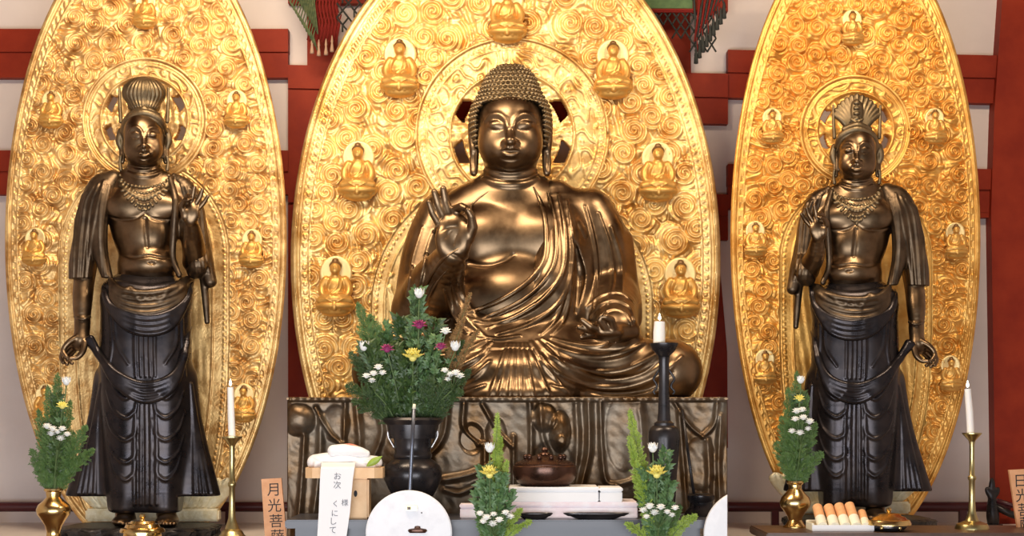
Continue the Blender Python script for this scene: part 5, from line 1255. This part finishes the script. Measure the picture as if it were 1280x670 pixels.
B1 = greens([('fern', 447, 378, 1.3), ('fern', 462, 392, 1.2), ('deep', 437, 440, 1.0), ('deep', 432, 482, 1.2), ('deep', 440, 502, 1.1), ('leafy', 522, 362, 1.1), ('deep', 518, 356, .8), ('dark', 500, 398, 1.1), ('dark', 480, 415, 1.1), ('dark', 545, 398, 1.0),
             ('brown', 588, 366, 1.2), ('brown', 598, 412, 1.2), ('brown', 580, 398, 1.2), ('deep', 588, 462, .9), ('deep', 578, 488, .9), ('dark', 572, 428, 1.1), ('dark', 455, 430, 1.1), ('dark', 530, 430, 1.2), ('dark', 508, 440, 1.2), ('leafy', 478, 405, 1.0),
             ('dark', 556, 446, 1.1), ('deep', 460, 476, 1.1), ('deep', 484, 464, 1.0), ('deep', 540, 470, 1.0), ('deep', 562, 476, 1.0), ('deep', 512, 472, 1.0), ('dark', 470, 452, 1.1), ('dark', 494, 432, 1.1), ('deep', 500, 486, 1.0), ('deep', 530, 488, 1.0), ('leafy', 545, 420, .9), ('deep', 450, 460, 1.1)],
            'in the large bouquet', 'in the large bouquet', 0)
arrange((516, 538), -1.4, 22, B1 + [
    ('f', 524, 372, 6.5, 'petal_white', 'bud', 'white_chrysanthemum', 'white bud at the very top of the large bouquet'), ('f', 455, 438, 6.5, 'petal_white', 'bud', 'white_chrysanthemum', 'white bud at the outer left side of the large bouquet, near the gold mandorla'),
    ('f', 557, 414, 6, 'petal_white', 'mum', 'white_chrysanthemum', 'small white blossom of the large bouquet between two reddish ones'), ('f', 569, 438, 6.5, 'petal_white', 'bud', 'white_chrysanthemum', 'white bud of the large bouquet closest to the statue’s lap'),
    ('f', 524, 406, 8, 'petal_purple', 'mum', 'purple_chrysanthemum', 'purple blossom directly under the topmost white bud'), ('f', 484, 436, 7.5, 'petal_purple', 'mum', 'purple_chrysanthemum', 'purple blossom lower in the bouquet, level with the white bud beside the mandorla'),
    ('f', 551, 433, 6.5, 'petal_purple', 'mum', 'purple_chrysanthemum', 'small crimson blossom of the large bouquet beside a white bud'), ('f', 516, 449, 11, 'petal_yellow', 'cup', 'yellow_chrysanthemum', 'yellow cup-shaped chrysanthemum in the middle of the large bouquet'),
    ('s', [(467, 467), (473, 459), (478, 466), (458, 470), (465, 476)], 'tiny white asters in the large bouquet on the mandorla side'), ('s', [(556, 463), (563, 468), (570, 466), (560, 474), (575, 470)], 'tiny white asters in the large bouquet on the lap side')])
L1 = greens([('fern', 72, 466, 1.0), ('fern', 60, 482, .9), ('fern', 88, 500, .9), ('fern', 48, 512, .9), ('fern', 108, 532, .9), ('fern', 118, 562, .8), ('fern', 38, 562, .8), ('dark', 72, 492, .8), ('fern', 56, 536, 1.0), ('fern', 92, 540, 1.0), ('fern', 78, 520, 1.0), ('fern', 66, 552, 1.0), ('fern', 98, 572, .9), ('fern', 46, 580, .9)],
            'in the brass vase beside the lowered hand', 'in the vase beside the lowered hand', 0)
arrange((67, 622), -1.3, 4.5, L1 + [('f', 83, 481, 5.5, 'petal_white', 'bud', 'white_chrysanthemum', 'white bud in the brass vase beside the lowered hand'), ('f', 78, 507, 6.5, 'petal_yellow', 'mum', 'yellow_chrysanthemum', 'yellow blossom in the brass vase beside the lowered hand'),
    ('s', [(59, 533), (66, 536), (72, 540), (78, 536), (84, 543), (76, 548), (64, 542)], 'white asters in the brass vase beside the lowered hand')])
R1 = greens([('fern', 996, 464, .9), ('fern', 985, 484, .9), ('fern', 1009, 492, .8), ('fern', 977, 520, .9), ('fern', 1020, 528, .8), ('fern', 970, 552, .9), ('fern', 1028, 566, .8), ('dark', 999, 490, .8), ('fern', 985, 532, 1.0), ('fern', 1010, 540, 1.0), ('fern', 998, 512, 1.0), ('fern', 980, 566, .9), ('fern', 1014, 572, .9)],
            'in the brass vase near the orange rolls', 'in the vase near the orange rolls', 0)
arrange((994, 612), -1.3, 4, R1 + [('f', 1001, 479, 5, 'petal_white', 'bud', 'white_chrysanthemum', 'white bud in the brass vase near the orange rolls'), ('f', 999, 498, 6, 'petal_yellow', 'mum', 'yellow_chrysanthemum', 'yellow blossom in the brass vase near the orange rolls'),
    ('s', [(996, 514), (1003, 512), (994, 524), (1004, 522), (1012, 527), (990, 539), (1000, 541), (1010, 536)], 'white asters in the brass vase near the orange rolls')])
for cx, lab, fl in ((614, 'beside the white disc', [('lime', 622, 516, .6), ('lime', 626, 545, .7), ('leafy', 604, 582, .9), ('leafy', 628, 590, .9), ('leafy', 638, 612, .9), ('leafy', 596, 612, .9), ('leafy', 614, 600, .9), ('lime', 634, 575, .6), ('lime', 664, 652, .6), ('lime', 652, 636, .6), ('fern', 600, 640, .7), ('fern', 628, 636, .8)]),
                    (822, 'before the tall black candlestick', [('lime', 787, 512, .8), ('lime', 786, 545, .8), ('lime', 796, 575, .7), ('leafy', 808, 585, .9), ('leafy', 832, 562, .9), ('leafy', 838, 600, .9), ('leafy', 802, 606, .9), ('leafy', 822, 596, .9), ('lime', 871, 644, .7), ('lime', 782, 654, .6), ('fern', 850, 632, .7), ('fern', 812, 628, .8), ('fern', 832, 630, .7)])):
    Yv = -1.98; b = py(Yv, TF)
    lathe_thing('flower_holder', 'low brass flower holder %s' % lab, 'vase', cx, Yv, [('body', 'brass', vessel([(684, 11), (686, 11.5), (689, 9.5), (b - 18, 12), (b - 8, 16), (b - 2, 13), (b, 13)]))])
    up = cx - 614
    arrange((cx, 694), Yv, 4.5, greens(fl, 'in the slim bouquet %s' % lab, 'in the slim bouquet %s' % lab, 0) + [
        ('f', 612 if up == 0 else 816, 565, 6.5, 'petal_white', 'bud', 'white_chrysanthemum', 'white bud of the slim bouquet %s' % lab), ('f', 612 if up == 0 else 821, 595, 11, 'petal_yellow', 'cup', 'yellow_chrysanthemum', 'yellow cup-shaped chrysanthemum of the slim bouquet %s' % lab),
        ('s', [(cx - 14, 642), (cx - 6, 647), (cx + 3, 643), (cx + 10, 650), (cx + 18, 641), (cx - 10, 652), (cx + 2, 655), (cx + 24, 646)] if up == 0 else [(cx - 18, 638), (cx - 10, 633), (cx - 4, 641), (cx + 4, 634), (cx + 12, 640), (cx + 22, 635), (cx - 14, 646), (cx + 18, 644)], 'white asters of the slim bouquet %s' % lab)])
# ------------------------------------------------------------------ light and camera
def area(name, loc, target, sx, sy, power, col):
    l = bpy.data.lights.new(name, 'AREA'); l.shape = 'RECTANGLE'; l.size = sx; l.size_y = sy; l.energy = power; l.color = col
    o = bpy.data.objects.new(name, l); C.objects.link(o); o.location = loc
    o.rotation_euler = (Vector(target) - Vector(loc)).to_track_quat('-Z', 'Y').to_euler(); return o
WARM = (1, .80, .56)
area('ceiling_lamp', (-2.5, -2.6, 6.2), (-1.8, .4, 3.0), 1.4, .6, 140, WARM)
area('ceiling_lamp', (-1.0, -2.8, 6.2), (-.25, .6, 3.0), 1.4, .6, 135, WARM)
area('ceiling_lamp', (2.7, -2.6, 6.2), (1.9, .4, 3.0), 1.4, .6, 135, WARM)
area('doorway_daylight', (-.8, -9.0, .9), (0, 0, 1.9), 8, 1.5, 520, (.92, .95, 1.0))
w = bpy.data.worlds.new('world'); bpy.context.scene.world = w; w.use_nodes = True
w.node_tree.nodes['Background'].inputs['Color'].default_value = (.9, .93, 1, 1); w.node_tree.nodes['Background'].inputs['Strength'].default_value = .4
cam = bpy.data.cameras.new('camera'); co = bpy.data.objects.new('camera', cam); C.objects.link(co)
co.location = (0, -D, ZC); co.rotation_euler = (PI / 2, 0, 0); cam.sensor_width = 36; cam.lens = 36 * F / 1280
cam.shift_y = (HY - 335) / 1280; cam.clip_end = 100
sc = bpy.context.scene; sc.camera = co
sc.view_settings.view_transform = 'Standard'; sc.view_settings.look = 'None'; sc.view_settings.exposure = 0; sc.view_settings.gamma = 1; sc.view_settings.use_curve_mapping = False
sc.cycles.use_denoising = True
